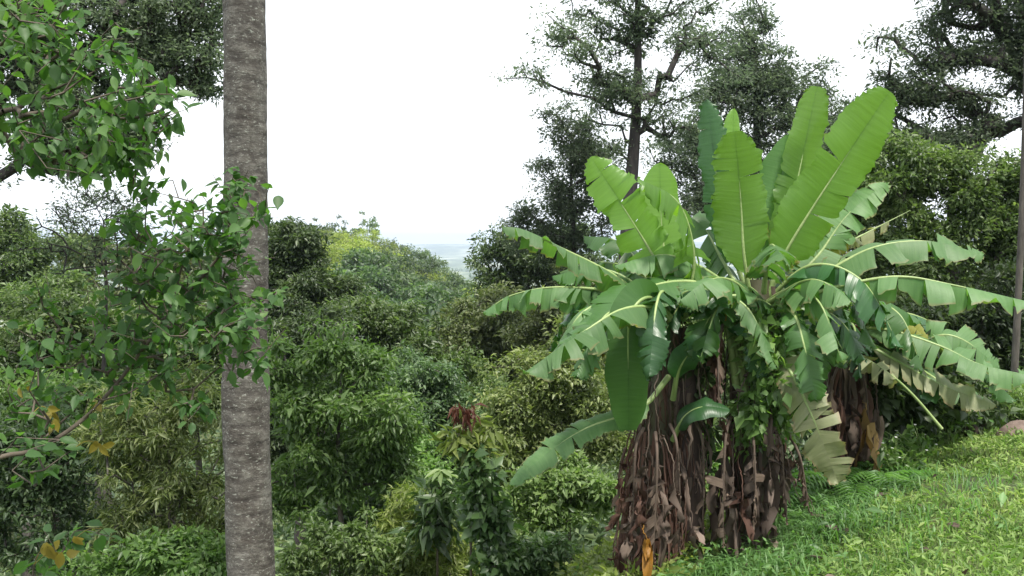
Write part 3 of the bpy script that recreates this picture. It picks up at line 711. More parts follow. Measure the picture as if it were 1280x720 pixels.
def lawn():
    rg = rng(63); n = 210000
    Y = np.sqrt(rg.uniform(2.2 ** 2, 15 ** 2, n)); X = rg.uniform(-.15, .82, n) * Y
    s = edge_dist(X, Y); k = (s < .9 + .5 * rg.random(n))
    pt = np.sin(1.3 * X + .7 * Y + 2) * np.sin(1.1 * Y - .9 * X) + .5 * np.sin(3.7 * X + 1) * np.sin(3.1 * Y)
    k &= rg.random(n) < np.clip(1.0 - .75 * (pt > .75) - .25 * (pt > .5), .15, 1)
    X, Y, s = X[k], Y[k], s[k]
    cl = .5 + .5 * np.sin(5.1 * X + 2.2 * Y + 1.3 * np.sin(3 * Y)) * np.sin(4.3 * Y - 2.7 * X)
    ln = (.05 + .06 * cl) * (.6 + .8 * rg.random(len(X))); wd = .0045 + .004 * rg.random(len(X))
    mb = MB(); blades(mb, X, Y, ln, wd, rg, 1.25)
    # broad weeds in the sward
    q = rg.choice(len(X), 16000, replace=False)
    C = np.stack([X[q], Y[q], terrain(X[q], Y[q]) + .03 + .03 * cl[q]], 1)
    scatter_leaves(mb, C, 3, .03, .045, rg, 'simple', .34, .4, .0, 1.0)
    tag(mb.build('lawn_grass', M['grass'], smooth=False), 'rough bright green grass on the bank', kind='stuff')
    # long grass at the edge and round the banana stems
    n = 26000; t = rg.random(n)
    X = np.concatenate([rg.normal(1.5, .8, 9000), 1.0 + 6.5 * rg.random(17000)]); Y = np.concatenate([rg.normal(6.6, .6, 9000), np.zeros(17000)])
    Y[9000:] = 5 + (X[9000:] - .3) * 1.045 + rg.normal(.4, .55, 17000)
    k = np.random.default_rng(1).random(n) < .5 + .5 * np.sin(X * 6) * np.sin(Y * 5 + 1); X, Y = X[k], Y[k]
    ln = .11 + .17 * rg.random(len(X)); mb = MB(); blades(mb, X, Y, ln, .006 + .006 * rg.random(len(X)), rg, 1.7)
    q = rg.choice(len(X), 700, replace=False); Cw = np.stack([X[q], Y[q], terrain(X[q], Y[q]) + .08 + .1 * rg.random(700)], 1)
    scatter_leaves(mb, Cw, 5, .07, .05, rg, 'simple', .4, .7)
    tag(mb.build('long_grass', M['fern'], smooth=False), 'long grass along the edge of the bank and round the banana stems', kind='stuff')
lawn()
def litter():
    rg = rng(66); n = 420
    X = np.concatenate([rg.normal(1.25, .55, 200), rg.normal(2.3, .5, 80), rg.uniform(.5, 6, 140)]); Y = np.concatenate([rg.normal(6.5, .45, 200), rg.normal(7.2, .4, 80), rg.uniform(4, 10, 140)])
    C = np.stack([X, Y, terrain(X, Y) + .03 + .04 * rg.random(n)], 1); d = rg.normal(0, 1, (n, 3)); d[:, 2] *= .25; nr = rg.normal(0, .35, (n, 3)); nr[:, 2] += 1
    mb = MB(); l = rg.uniform(.04, .15, n); leaves(mb, C, d, nr, l, l * .45, 'broad')
    tag(mb.build('leaf_litter', M['dry']), 'fallen dry leaf scraps on the grass round the banana stems', kind='stuff')
litter()

# ------------------------------------------------------------------ tall palm trunk in the foreground
def palm():
    Y = 6.0; b = P(316, HORIZON, Y); b[2] = float(terrain(b[0], Y)) - .1
    root = thing('palm_tree', b, 'tall straight grey trunk with lichen and faint rings standing left of the valley view', 'palm tree')
    top = P(303, 3, Y) - b; bot = P(313, 715, Y) - b
    dirv = (top - bot) / (top[2] - bot[2]); h = 12.0
    z = np.linspace(0, h, 240); rg = rng(71)
    pts = bot[None] + dirv[None] * (z - bot[2])[:, None]
    rad = np.interp(z, [0, .5, 2.2, 5, h], [.20, .165, .155, .140, .11]) * (1 + .004 * np.sin(z * 21 + np.sin(z * 3)) + .012 * np.sin(z * 5.3))
    pts = pts + np.stack([.012 * np.sin(z * 1.3 + 1), .01 * np.sin(z * 1.7), 0 * z], 1)
    mb = MB(); tube(mb, pts, rad, 40)
    for A_ in (mb.V[0],):
        zz = A_[:, 2]; a_ = np.arange(len(A_)) % 40 * .157; c_ = np.repeat(pts, 40, 0)
        A_ += (A_ - c_) * (.03 * np.sin(3 * a_ + 2.3 * zz) * np.sin(4.1 * zz + a_) + .018 * np.sin(7 * a_ + 9 * zz) + rg.normal(0, .008, len(A_)))[:, None]
    tk = mb.build('trunk', M['palm'], root)
    tp = pts[-1]
    for i in range(13):
        az = i * 2.4; el = R_(70 - 8 * i); ln = 3.2
        t = np.linspace(0, 1, 26)[:, None]; hd = np.array([[math.cos(az), math.sin(az), 0]])
        mid = tp + hd * ln * t * math.cos(el) + np.array([[0, 0, 1.]]) * (ln * t * math.sin(el) - 1.6 * t ** 2)
        mb = MB(); tube(mb, mid, np.linspace(.035, .006, 26), 5)
        Tn = nrmz(np.gradient(mid, axis=0)); sd_ = nrmz(np.cross(Tn, [[0, 0, 1.]]))
        for sg in (-1, 1):
            pos = np.repeat(mid[4:], 3, 0); dd = np.repeat(Tn[4:] * .5 + sg * sd_[4:], 3, 0) + rg.normal(0, .08, (66, 3)); dd[:, 2] -= .35
            leaves(mb, pos, dd, np.tile([[0, 0, 1.]], (66, 1)), .7, .05, 'fold')
        mb.build('frond', M['bright'], root)
palm()
def grey_post_tree():
    Y = 11.2; b = P(1272, HORIZON, Y); b[2] = float(terrain(b[0], Y)) - .1
    root = thing('slender_tree', b, 'slender pale grey trunk at the extreme right edge behind the banana leaf tips', 'tree')
    pts = np.array([[0.05 * math.sin(t * 3), 0, t * 6.5] for t in np.linspace(0, 1, 20)])
    mb = MB(); tube(mb, pts, np.linspace(.045, .025, 20), 10); mb.build('trunk', M['bark'], root)
    rg = rng(5); C = np.array([[0, 0, 6.3]]) + rg.normal(0, .55, (60, 3)); C[:, 0] += .9
    A, par, tips = skeleton(pts[12:], C, rg, .3); mb = MB(); wood(mb, A, par, tips, 8, .034, .02, .005); mb.build('limb', M['bark'], root)
    mb = MB(); scatter_leaves(mb, C, 26, .3, .14, rg); mb.build('crown', M['dark'], root, smooth=False)
grey_post_tree()

# ------------------------------------------------------------------ broad leaved shrubs close on the left
def near_shrub(name, label, root_path, regions, n_cl, per, leaf, seed, yellow=(), r_base=.018, cat='shrub'):
    """root_path: world points from the ground to the fork; regions: (px,py,rx,ry,Y,weight)"""
    rg = rng(seed); base = np.array(root_path[0]); root = thing(name, base, label, cat)
    reg = np.array(regions, float); w_ = reg[:, 5] / reg[:, 5].sum()
    ix = rg.choice(len(reg), n_cl, p=w_); u = nrmz(rg.normal(0, 1, (n_cl, 3))) * rg.random((n_cl, 1)) ** .45 * rg.uniform(.7, 1.75, (n_cl, 1))
    C = np.array([P(reg[i, 0] + u[k, 0] * reg[i, 2], reg[i, 1] + u[k, 1] * reg[i, 3], reg[i, 4] + u[k, 2] * .35) for k, i in enumerate(ix)]) - base
    tr = resample(np.array(root_path) - base, 22)
    A, par, tips = skeleton(tr[4:], C, rg, .12, .10, .6)
    wm = MB(); tube(wm, tr[:5], np.linspace(r_base * 1.2, r_base, 5), 8, cap=False); wood(wm, A, par, tips, 18, r_base, r_base * .3, .0011, 6)
    wm.build('branch', M['twig'], root)
    lm = MB()
    for t in tips:
        p = A[t]; tw = nrmz(A[t] - A[par[t]] + np.array([0, 0, 1e-4]))
        m = per
        d = tw[None] * .7 + rg.normal(0, .6, (m, 3)); d[:, 2] -= .45
        pos = p[None] - tw[None] * (rg.random((m, 1)) * .10) + rg.normal(0, .012, (m, 3))
        nr = rg.normal(0, .4, (m, 3)); nr[:, 2] += .9; nr[:, 1] -= .35
        l = leaf * rg.uniform(.6, 1.25, m)
        leaves(lm, pos, d, nr, l, l * rg.uniform(.42, .6, m), 'broad')
    lm.build('foliage', M['shrub'], root)
    if yellow:
        ym = MB()
        for (px, py, Y, k) in yellow:
            c = P(px, py, Y) - base; tw = np.array([0, 0, -1.])
            near = A[np.argmin(np.linalg.norm(A - c, axis=1))]
            tube(ym, resample([near, (near + c) / 2 + [0, 0, .02], c], 6), .0018, 4)
            d = rg.normal(0, .45, (k, 3)); d[:, 2] -= .9; nr = rg.normal(0, .3, (k, 3)); nr[:, 1] -= .9
            leaves(ym, c[None] + rg.normal(0, .012, (k, 3)), d, nr, leaf * rg.uniform(.75, 1.1, k), leaf * .5, 'broad')
        ym.build('yellow_leaves', M['yellow'], root)
    return root
gl = lambda x, y: np.array([x, y, float(terrain(x, y)) - .05])
near_shrub('broadleaf_tree', 'young tree with broad green leaves crowding the top left corner',
  [gl(-2.9, 3.6), (-2.75, 3.6, -1.2), (-2.6, 3.5, .1), (-2.35, 3.4, .7), (-2.0, 3.4, 1.0)],
  [(40, 60, 60, 60, 3.3, 3), (120, 60, 60, 40, 3.3, 1.6), (60, 150, 70, 60, 3.2, 3), (140, 140, 60, 40, 3.2, 2.4), (190, 120, 36, 18, 3.1, .9), (40, 195, 50, 26, 3.3, 1.6), (120, 195, 50, 26, 3.2, 1.6), (150, 180, 50, 30, 3.2, 1.5), (20, 20, 60, 40, 3.3, 2), (-60, 100, 60, 120, 3.4, 2), (150, 225, 44, 26, 3.2, .8), (190, 200, 34, 26, 3.2, .6), (215, 150, 24, 14, 3.1, .5), (225, 118, 20, 10, 3.1, .4), (170, 80, 30, 20, 3.2, .7)],
  430, 3, .060, 81, (), .03, 'tree')
near_shrub('arching_shrub', 'arching broad leaved shrub with some yellow leaves crossing in front of the bare trunk',
  [gl(-2.6, 3.1), P(-50, 640, 3.1), P(10, 585, 3.2), P(60, 553, 3.3), P(115, 515, 3.4), P(165, 455, 3.5), P(205, 400, 3.5), P(250, 350, 3.5), P(290, 300, 3.5)],
  [(270, 270, 50, 30, 3.5, 1.8), (300, 240, 34, 30, 3.5, 1), (230, 300, 50, 30, 3.5, 1.6), (290, 320, 44, 34, 3.5, 1.8), (250, 370, 70, 36, 3.5, 2.8), (190, 350, 50, 34, 3.6, 1.6), (300, 395, 40, 40, 3.4, 2.6), (220, 420, 60, 34, 3.5, 2), (150, 420, 50, 40, 3.6, 1.2), (180, 480, 50, 34, 3.5, 1), (90, 470, 50, 34, 3.5, .8), (40, 500, 40, 30, 3.4, .6), (240, 500, 30, 20, 3.4, .4), (270, 200, 24, 14, 3.5, .25), (160, 280, 40, 30, 3.5, .8), (110, 380, 60, 50, 3.6, 1.4), (60, 430, 60, 40, 3.5, 1.2), (40, 560, 50, 40, 3.4, .6), (150, 290, 44, 26, 3.5, .7), (310, 440, 30, 30, 3.4, .8), (200, 250, 40, 30, 3.6, .7)],
  640, 3, .058, 82, ((62, 512, 3.3, 3), (120, 500, 3.4, 2), (124, 555, 3.35, 4), (30, 480, 3.3, 2), (70, 525, 3.3, 2)), .016)
near_shrub('arching_shrub', 'small yellowing sapling in the bottom left corner',
  [gl(-2.35, 4.2), P(40, 740, 4.2), P(60, 690, 4.1)],
  [(60, 690, 26, 16, 4.1, 1), (90, 670, 26, 14, 4.1, 1), (130, 690, 20, 26, 4.1, 1)],
  10, 4, .09, 83, ((60, 680, 4.0, 5), (75, 690, 4.0, 3), (95, 672, 4.0, 2)), .01)

# ------------------------------------------------------------------ banana plants
def panels_for(tear, rg, t0=0.0):
    """split a blade side into strips: list of (start,end)"""
    if tear <= 0: return [(t0, 1.0)]
    if tear < .15:
        cuts = [0.0] + sorted(rg.uniform(.25, .95, rg.integers(1, 4))) + [1.0]
        return list(zip(cuts[:-1], cuts[1:]))
    cuts = [t0]; t = t0
    while True:
        t += rg.uniform(.018, .05 + .30 * (1 - tear) ** 1.3) if rg.random() < .8 else rg.uniform(.08, .16)
        if t > .96: break
        cuts.append(t)
    cuts.append(1.0)
    return list(zip(cuts[:-1], cuts[1:]))

def banana_leaf(root, pts, width, mat, seed, face=(0, 0, 1), tear=0., petiole=.12, hang=.0, vee=.25, droop=.3, sag=0, origin=None, missing=0., ribr=.014, tipcut=0., sweep=.3, wave=.03):
    rg = rng(seed); n = 90
    m = resample(pts, n) - (origin if origin is not None else 0)
    Tn = nrmz(np.gradient(m, axis=0)); face = nrmz(np.asarray(face, float))
    Sd = nrmz(np.cross(Tn, np.broadcast_to(face, Tn.shape))); Nr = np.cross(Sd, Tn)
    tt = np.linspace(0, 1, n); L_ = np.sum(np.linalg.norm(np.diff(m, axis=0), axis=1))
    def at(u, A): return np.stack([np.interp(u, tt, A[:, k]) for k in range(3)], -1)
    def Nr_at(u): return at(u, Nr)
    def prof(v):
        a = np.clip(v / .16, 0, 1) ** .55; b = np.sqrt(np.clip(1 - (np.clip(v - .55, 0, 1) / (.45 + tipcut * .3)) ** 2.1, 0, 1)); return a * b
    mb = MB(); C = 7
    ph = rg.uniform(0, 6.28)
    for sg in (-1, 1):
        for (a, b) in panels_for(tear, rg):
            if rg.random() < missing: continue
            k = max(3, int((b - a) * 60) + 1); u_ = np.linspace(0, 1, k + (8 if b > .99 else 0)); k = len(u_); v = a + (b - a) * (1 - (1 - u_) ** 1.8 if b > .99 else u_)
            gap = rg.uniform(.12, .5) * min(b - a, .07) if tear > 0 else 0
            hg = hang * rg.uniform(.35, 1.8) if tear > 0 else hang
            dr = droop * (1 + (rg.uniform(.3, 2.0) - 1) * min(1, tear * 2)); tw = rg.normal(0, .55) * tear; tilt = rg.normal(0, .5) * tear; sc = 1 - rg.uniform(0, .22) * min(1, tear * 2)
            dd = np.linspace(0, 1, C)
            pos = np.zeros((k, C, 3)); vm = (a + b) / 2
            base_v = v[:, None] + (vm - v[:, None]) * 2 * gap / max(b - a, 1e-6) * dd[None] ** 1.5
            w_ = width / 2 * prof(v) * sc * (1 + .06 * np.sin(v * 11 + ph * 2 + sg) + .04 * np.sin(v * 23 + ph))
            u = petiole + (1 - petiole) * v
            p = at(u, m); s_ = at(u, Sd) * sg; nn = at(u, Nr); tg = at(u, Tn)
            ru = wave * np.sin(v * L_ * 9 + ph + sg) * width
            for c in range(C):
                if c:
                    x = dd[c]; ang = vee - (vee + droop * 1.2 + dr) * (x * .35 + .2 if tear > .3 else x)
                    dv = np.cos(ang) * s_ + np.sin(ang) * nn + tg * (sweep + tw * 2) * .6 * (1 - .95 * smooth(.55, .98, v))[:, None]
                    g = np.clip(hg * (.72 + .35 * x), 0, .96) if tear > .3 else np.clip(hg * x * 1.6, 0, 1)
                    dv = nrmz(dv) * (1 - g) + np.array([0, 0, -1.]) * g
                    pos[:, c] = pos[:, c - 1] + nrmz(dv) * (w_ / (C - 1))[:, None]
                    pos[:, c] += nn * (ru * (dd[c] - dd[c - 1]) * x * 2)[:, None]
                else: pos[:, c] = p
            pos += Nr_at(u)[:, None] * ((v - vm) * L_ * tilt)[:, None, None] * dd[None, :, None]
            if tear > 0:   # close the gap a little at the outer rim and fray it
                cen = pos.mean(axis=0, keepdims=True)
                pos += (cen - pos) * (dd[None, :, None] ** 2) * .06
                pos[:, -1] += rg.normal(0, .008, (k, 3))
            i = np.arange(k - 1)[:, None] * C; j = np.arange(C - 1)[None]
            q = np.stack([i + j, i + j + 1, i + C + j + 1, i + C + j], -1).reshape(-1, 4)
            if sg < 0: q = q[:, ::-1]
            uv = np.stack([np.repeat(v, C), np.tile(.5 + .5 * sg * dd, k)], 1)
            mb.add(pos.reshape(-1, 3), q, uv=uv)
    bl = mb.build('leaf', M[mat], root, uv=True)
    rb = MB(); tube(rb, m - Nr * ribr * .5, np.interp(tt, [0, petiole, .5, 1], [ribr * 1.7, ribr * 1.3, ribr * .8, ribr * .15]), 7)
    rb.build('midrib', M['dry'] if mat == 'dry_blade' else M['midrib'], bl)
    return bl

def dead_leaf(root, pts, mat, seed, origin, w=.10, n=10, rib=.006, spread=1.0, square=False):
    """a withered leaf: a stringy midrib with crumpled folded pieces of blade hanging from it"""
    rg = rng(seed); m = resample(pts, 40) - origin; m[1:-1] += np.cumsum(rg.normal(0, .004, (38, 3)), axis=0)
    mb = MB(); tube(mb, m, np.linspace(rib, rib * .4, 40), 5)
    for i in range(n):
        if rg.random() < .5: continue
        t = .18 + .8 * (i + rg.random()) / n; p = m[min(39, int(t * 39))]
        az = rg.uniform(0, 6.283); h = np.array([math.cos(az), math.sin(az), 0]); l = w * rg.uniform(.8, 3.0); ww = w * rg.uniform(.25, .9) * spread
        s0 = nrmz(np.cross(h, [0, 0, 1])); k, c = 6, 5
        tv = np.linspace(0, 1, k)[:, None, None]; sv = np.linspace(-1, 1, c)[None, :, None]
        wp = (np.sin(np.pi * np.clip(tv * .8 + .15, 0, 1)) ** .8)
        if square: wp = 0 * tv + .85 + .1 * np.sin(tv * 9)
        crump = rg.normal(0, .020, (k, c, 1)) + .4 * ww * np.abs(sv) * rg.uniform(-1, 1) + .02 * np.sin(tv * 7 + rg.uniform(0, 6))
        V = p + h * (.05 * tv + .15 * w * np.sin(tv * 2)) + np.array([0, 0, -1.]) * l * tv + s0 * sv * ww * wp * .5 + h * crump
        ii = np.arange(k - 1)[:, None] * c; jj = np.arange(c - 1)[None]
        mb.add(V.reshape(-1, 3), np.stack([ii + jj, ii + jj + 1, ii + c + jj + 1, ii + c + jj], -1).reshape(-1, 4))
    return mb.build('dead_leaf', M[mat], root)

def sheath_skirt(root, axis, rad, mat, seed, n, ln, w=.03, name='dry_sheath'):
    """layered strips of dry leaf base clinging round the stem"""
    rg = rng(seed); mb = MB(); ax = resample(axis, 50)
    for i in range(n):
        k0 = rg.integers(8, 50); az = rg.uniform(0, 6.283); l = ln * rg.uniform(.4, 1.2); d = np.array([math.cos(az), math.sin(az), 0]); s0 = np.array([-d[1], d[0], 0])
        p = ax[k0] + d * rad * rg.uniform(.85, 1.25); k = 7; t = np.linspace(0, 1, k)[:, None]
        mid = p + np.array([0, 0, -1.]) * l * t + d * (.02 + .06 * rg.random()) * np.sin(t * 3.0) + s0 * rg.normal(0, .04) * t + rg.normal(0, .007, (k, 3))
        tw = rg.normal(0, .6); sv = nrmz(s0 * math.cos(tw) + d * math.sin(tw)); ww = w * rg.uniform(.4, 1.5) * (1 - .75 * t)
        V = np.stack([mid - sv * ww, mid + d * .008, mid + sv * ww], 1)
        ii = np.arange(k - 1)[:, None] * 3; jj = np.arange(2)[None]
        mb.add(V.reshape(-1, 3), np.stack([ii + jj, ii + jj + 1, ii + 4 + jj, ii + 3 + jj], -1).reshape(-1, 4))
    return mb.build(name, M[mat], root)

def dry_whole(root, b, lst, seed):
    for i, (pts, w_) in enumerate(lst):
        banana_leaf(root, PP(pts), w_, 'dry_blade', seed + i, face=(rng(seed + i).normal(0, .6), -1, .1), origin=b, tear=.75, petiole=.25, hang=.85, droop=1.2, vee=-.3, ribr=.008, missing=.12, wave=.08)
def fill_leaves(root, b, n, c, seed, mats, l0=.9, l1=1.35, a0=0, a1=6.283):
    rg = rng(seed); c = P(*c)
    for i in range(n):
        az = a0 + (a1 - a0) * (i + rg.random()) / n; l = rg.uniform(l0, l1); h = np.array([math.cos(az), math.sin(az), 0])
        up = rg.uniform(.05, .35); pts = [c, c + h * l * .35 + [0, 0, up], c + h * l * .7 + [0, 0, up * .7], c + h * l * .95 + [0, 0, up * .2 - .30]]
        banana_leaf(root, pts, rg.uniform(.28, .42), mats[i % len(mats)], seed + 50 + i, origin=b, tear=rg.uniform(.45, .85), petiole=.18, hang=rg.uniform(.3, .8))
def PP(lst): return [P(*q) for q in lst]
CAMF = (0, -1, .15)

def banana(label, px, py, Y, top, r0, r1, mat='stem'):
    b = P(px, py, Y); b[2] = float(terrain(b[0], b[1])) - .05
    root = thing('banana_plant', b, label, 'banana plant', 'banana plants on the bank')
    ax = resample([np.zeros(3), (P(*top) - b) * .5 + [.02, .03, 0], P(*top) - b], 40)
    mb = MB(); tube(mb, ax, np.linspace(r0, r1, 40) * (1 + .05 * np.sin(np.linspace(0, 30, 40))), 18)
    mb.build('pseudostem', M[mat], root)
    return root, b, ax

# --- left plant
YA = 6.6
rt, b, ax = banana('left banana plant with one leaf hanging straight down and a shaggy brown stem', 800, 717, YA, (838, 395, 6.75), .17, .085)
LF = lambda pts, w_, mat, sd_, **k: banana_leaf(rt, PP(pts), w_, mat, sd_, origin=b, **k)
LF([(838, 400, 6.7), (826, 340, 6.75), (785, 268, 6.8), (738, 196, 6.85)], .40, 'banana_young', 101, face=(-.3, -1, .25), tear=.3, petiole=.2, hang=.05, droop=.15)
LF([(840, 400, 6.8), (832, 330, 7.0), (826, 265, 7.1), (824, 204, 7.15)], .36, 'banana_young', 102, face=CAMF, petiole=.2, droop=.12)
LF([(846, 400, 6.7), (868, 330, 6.6), (850, 255, 6.55), (797, 222, 6.5)], .46, 'banana_young', 103, face=(.1, -.35, 1), tear=.6, petiole=.18, hang=.5, droop=.35)
LF([(835, 400, 6.7), (770, 345, 6.6), (700, 308, 6.5), (655, 287, 6.45), (628, 283, 6.4)], .34, 'banana_torn', 104, tear=.35, petiole=.22, hang=.45)
LF([(834, 405, 6.7), (780, 368, 6.8), (700, 358, 6.9), (640, 368, 7.0), (604, 390, 7.0)], .38, 'banana_torn', 105, tear=.8, petiole=.2, hang=.75)
LF([(840, 398, 6.5), (812, 372, 6.2), (788, 395, 6.05), (785, 460, 6.05), (785, 538, 6.1)], .30, 'banana', 106, face=(0, -1, .0), petiole=.2, droop=.05, vee=.08, tipcut=.12, wave=.015)
LF([(836, 470, 6.5), (800, 510, 6.3), (735, 534, 6.2), (690, 562, 6.1), (638, 606, 6.0)], .26, 'banana_torn', 107, face=(-.2, -.6, 1), tear=.15, petiole=.2, hang=.1, droop=.15)
LF([(842, 400, 6.8), (815, 352, 7.1), (775, 330, 7.4), (735, 328, 7.7), (700, 340, 7.9)], .42, 'banana_torn', 108, tear=.6, petiole=.2, hang=.6)
LF([(842, 405, 6.6), (820, 385, 6.2), (780, 385, 5.9), (735, 410, 5.7), (655, 466, 5.6)], .40, 'banana_torn', 109, face=(0, -.2, 1), tear=.85, petiole=.22, hang=.55)
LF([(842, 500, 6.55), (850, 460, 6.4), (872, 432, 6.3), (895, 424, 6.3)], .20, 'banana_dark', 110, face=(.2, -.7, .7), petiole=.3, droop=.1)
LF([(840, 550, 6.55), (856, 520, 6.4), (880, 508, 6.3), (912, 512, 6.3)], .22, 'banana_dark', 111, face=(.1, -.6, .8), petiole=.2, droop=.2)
LF([(842, 405, 6.85), (790, 380, 7.3), (740, 378, 7.6), (705, 395, 7.8)], .40, 'banana', 112, tear=.5, petiole=.2, hang=.6)
LF([(842, 400, 6.85), (800, 330, 7.3), (770, 300, 7.5), (730, 295, 7.7)], .40, 'banana', 113, face=(0, -.3, 1), tear=.45, petiole=.25, hang=.5)
LF([(838, 402, 6.6), (790, 400, 6.4), (755, 425, 6.3), (735, 465, 6.3)], .22, 'banana_yellow', 114, tear=.7, petiole=.35, hang=.7)
LF([(842, 402, 6.7), (850, 370, 6.5), (880, 360, 6.35), (905, 385, 6.25)], .36, 'banana_dark', 160, face=(0, -.7, 1), tear=.5, petiole=.2, hang=.4)
LF([(836, 402, 6.65), (810, 395, 6.4), (790, 410, 6.3), (765, 450, 6.25)], .34, 'banana_dark', 161, face=(0, -.7, 1), tear=.5, petiole=.2, hang=.4)
LF([(838, 402, 6.75), (790, 352, 6.8), (745, 335, 6.9), (690, 345, 7.0)], .36, 'banana', 162, face=(0, -.4, 1), tear=.65, petiole=.25, hang=.5)
fill_leaves(rt, b, 10, (838, 405, 6.75), 700, ['banana', 'banana_dark', 'banana_torn'])
dry_whole(rt, b, [([(805, 535, 6.45), (795, 560, 6.3), (792, 640, 6.25), (790, 700, 6.25)], .26), ([(838, 530, 6.45), (846, 555, 6.3), (850, 620, 6.25), (848, 690, 6.25)], .28),
  ([(820, 540, 6.4), (822, 570, 6.2), (820, 640, 6.15), (816, 712, 6.15)], .26), ([(866, 520, 6.5), (878, 550, 6.4), (880, 610, 6.4), (878, 670, 6.4)], .24), ([(782, 560, 6.5), (775, 590, 6.4), (772, 640, 6.4), (770, 690, 6.4)], .2)], 740)
s2 = resample([P(858, 700, 6.75) - b, P(856, 560, 6.75) - b, P(850, 410, 6.8) - b], 30)
mb = MB(); tube(mb, s2, np.linspace(.15, .09, 30), 16); mb.build('pseudostem', M['stem_dark'], rt)  # second stem; deep shade between the stems is put into its dark colour
sheath_skirt(rt, ax[20:], .12, 'dry_red', 119, 70, .35, .007)
sheath_skirt(rt, s2, .13, 'dry', 118, 110, .4, .014)
sheath_skirt(rt, ax[:24], .17, 'dry_red', 115, 420, .75, .010)
sheath_skirt(rt, ax[10:], .12, 'dry', 116, 50, .8, .014)
for i, (pts, mt, w_, n) in enumerate((
    ([(790, 535, 6.4), (776, 600, 6.35), (775, 705, 6.3)], 'dry_red', .08, 16), ([(812, 520, 6.35), (812, 570, 6.25), (808, 640, 6.2)], 'dry', .10, 12),
    ([(830, 545, 6.35), (842, 580, 6.25), (848, 650, 6.2)], 'dry', .12, 10), ([(820, 560, 6.35), (828, 620, 6.2), (830, 690, 6.15)], 'dry', .11, 12),
    ([(795, 600, 6.35), (790, 650, 6.25), (788, 714, 6.2)], 'dry', .09, 14), ([(850, 560, 6.5), (864, 610, 6.45), (866, 670, 6.4)], 'dry', .11, 9),
    ([(822, 460, 6.4), (817, 500, 6.3), (824, 560, 6.25)], 'dry', .02, 6), ([(800, 560, 6.4), (798, 620, 6.2), (803, 712, 6.15)], 'dry_red', .08, 14))):
    dead_leaf(rt, PP(pts), mt, 120 + i, b, w_, n)
o_ = dead_leaf(rt, PP([(805, 650, 6.2), (808, 668, 6.1), (810, 690, 6.08)]), 'orange', 130, b, .09, 2, .004, 1.3)

# --- middle plant, the tallest
rt, b, ax = banana('middle banana plant, the tallest, with big upright glowing leaves', 935, 680, 6.75, (948, 350, 6.95), .15, .09)
LF([(960, 370, 6.9), (985, 310, 6.85), (1048, 210, 6.8), (1112, 114, 6.75)], .47, 'banana_young', 201, face=(.25, -1, .25), petiole=.13, vee=.22, droop=.12, tear=.07, tipcut=.15)
LF([(938, 372, 6.85), (930, 320, 6.8), (926, 250, 6.78), (918, 164, 6.7)], .44, 'banana_young', 202, face=CAMF, tear=.08, petiole=.14, vee=.25, droop=.18, tipcut=.06)
LF([(958, 370, 7.0), (978, 310, 7.1), (1000, 210, 7.2), (1021, 108, 7.25)], .33, 'banana_young', 203, face=(.1, -1, .2), tear=.07, petiole=.16, droop=.1, tipcut=.1)
LF([(952, 370, 7.0), (962, 310, 7.15), (972, 240, 7.25), (990, 168, 7.3)], .36, 'banana', 204, face=(-.3, -1, .2), petiole=.16, droop=.12)
LF([(935, 372, 7.0), (912, 300, 7.1), (895, 215, 7.15), (884, 124, 7.2)], .28, 'banana_dark', 205, face=(-.5, -1, .1), tear=.12, petiole=.16, droop=.15)
LF([(942, 372, 7.05), (926, 290, 7.25), (916, 210, 7.3), (917, 136, 7.35)], .24, 'banana_young', 206, face=(.5, -1, .1), petiole=.2, droop=.3, vee=.6)
LF([(975, 375, 6.9), (1040, 335, 6.8), (1095, 308, 6.75), (1160, 301, 6.7), (1230, 318, 6.65)], .46, 'banana_torn', 207, face=(0, -.55, 1), tear=.42, petiole=.08, hang=.35, droop=.2)
LF([(972, 380, 6.85), (1045, 358, 6.6), (1120, 345, 6.45), (1190, 355, 6.35), (1290, 378, 6.3)], .40, 'banana_torn', 208, face=(0, -.3, 1), tear=.68, petiole=.1, hang=.75, missing=.08)
LF([(965, 375, 7.1), (1020, 322, 7.3), (1058, 270, 7.4), (1108, 228, 7.45)], .40, 'banana_torn', 209, face=(-.3, -1, .7), tear=.55, petiole=.15, hang=.15)
LF([(955, 365, 6.8), (960, 318, 6.55), (966, 305, 6.35), (980, 325, 6.05)], .46, 'banana_torn', 210, face=(0, -.4, 1), tear=.35, petiole=.18, hang=.3, droop=.5)
LF([(930, 378, 6.8), (870, 352, 6.6), (810, 358, 6.4), (765, 385, 6.2), (700, 430, 6.1)], .48, 'banana', 211, face=(0, -.5, 1), tear=.4, petiole=.12, hang=.25)
LF([(930, 372, 6.9), (880, 335, 6.8), (830, 318, 6.7), (768, 332, 6.6)], .42, 'banana_torn', 212, face=(0, -.3, 1), tear=.45, petiole=.12, hang=.4)
LF([(932, 375, 7.1), (900, 320, 7.4), (880, 285, 7.6), (850, 262, 7.7)], .40, 'banana', 213, face=(-.2, -1, .7), tear=.4, petiole=.2, hang=.4)
LF([(975, 385, 7.0), (1040, 365, 7.2), (1090, 368, 7.4), (1150, 400, 7.5)], .42, 'banana', 214, face=(0, -.3, 1), tear=.55, petiole=.15, hang=.55)
LF([(960, 385, 6.8), (990, 390, 6.4), (1005, 430, 6.2), (1020, 500, 6.1)], .30, 'banana', 215, face=(0, -.8, .5), tear=.5, petiole=.25, hang=.3)
LF([(930, 385, 6.8), (900, 385, 6.5), (880, 410, 6.35), (872, 450, 6.3)], .34, 'banana', 216, face=(0, -.7, .6), tear=.4, petiole=.2, hang=.3)
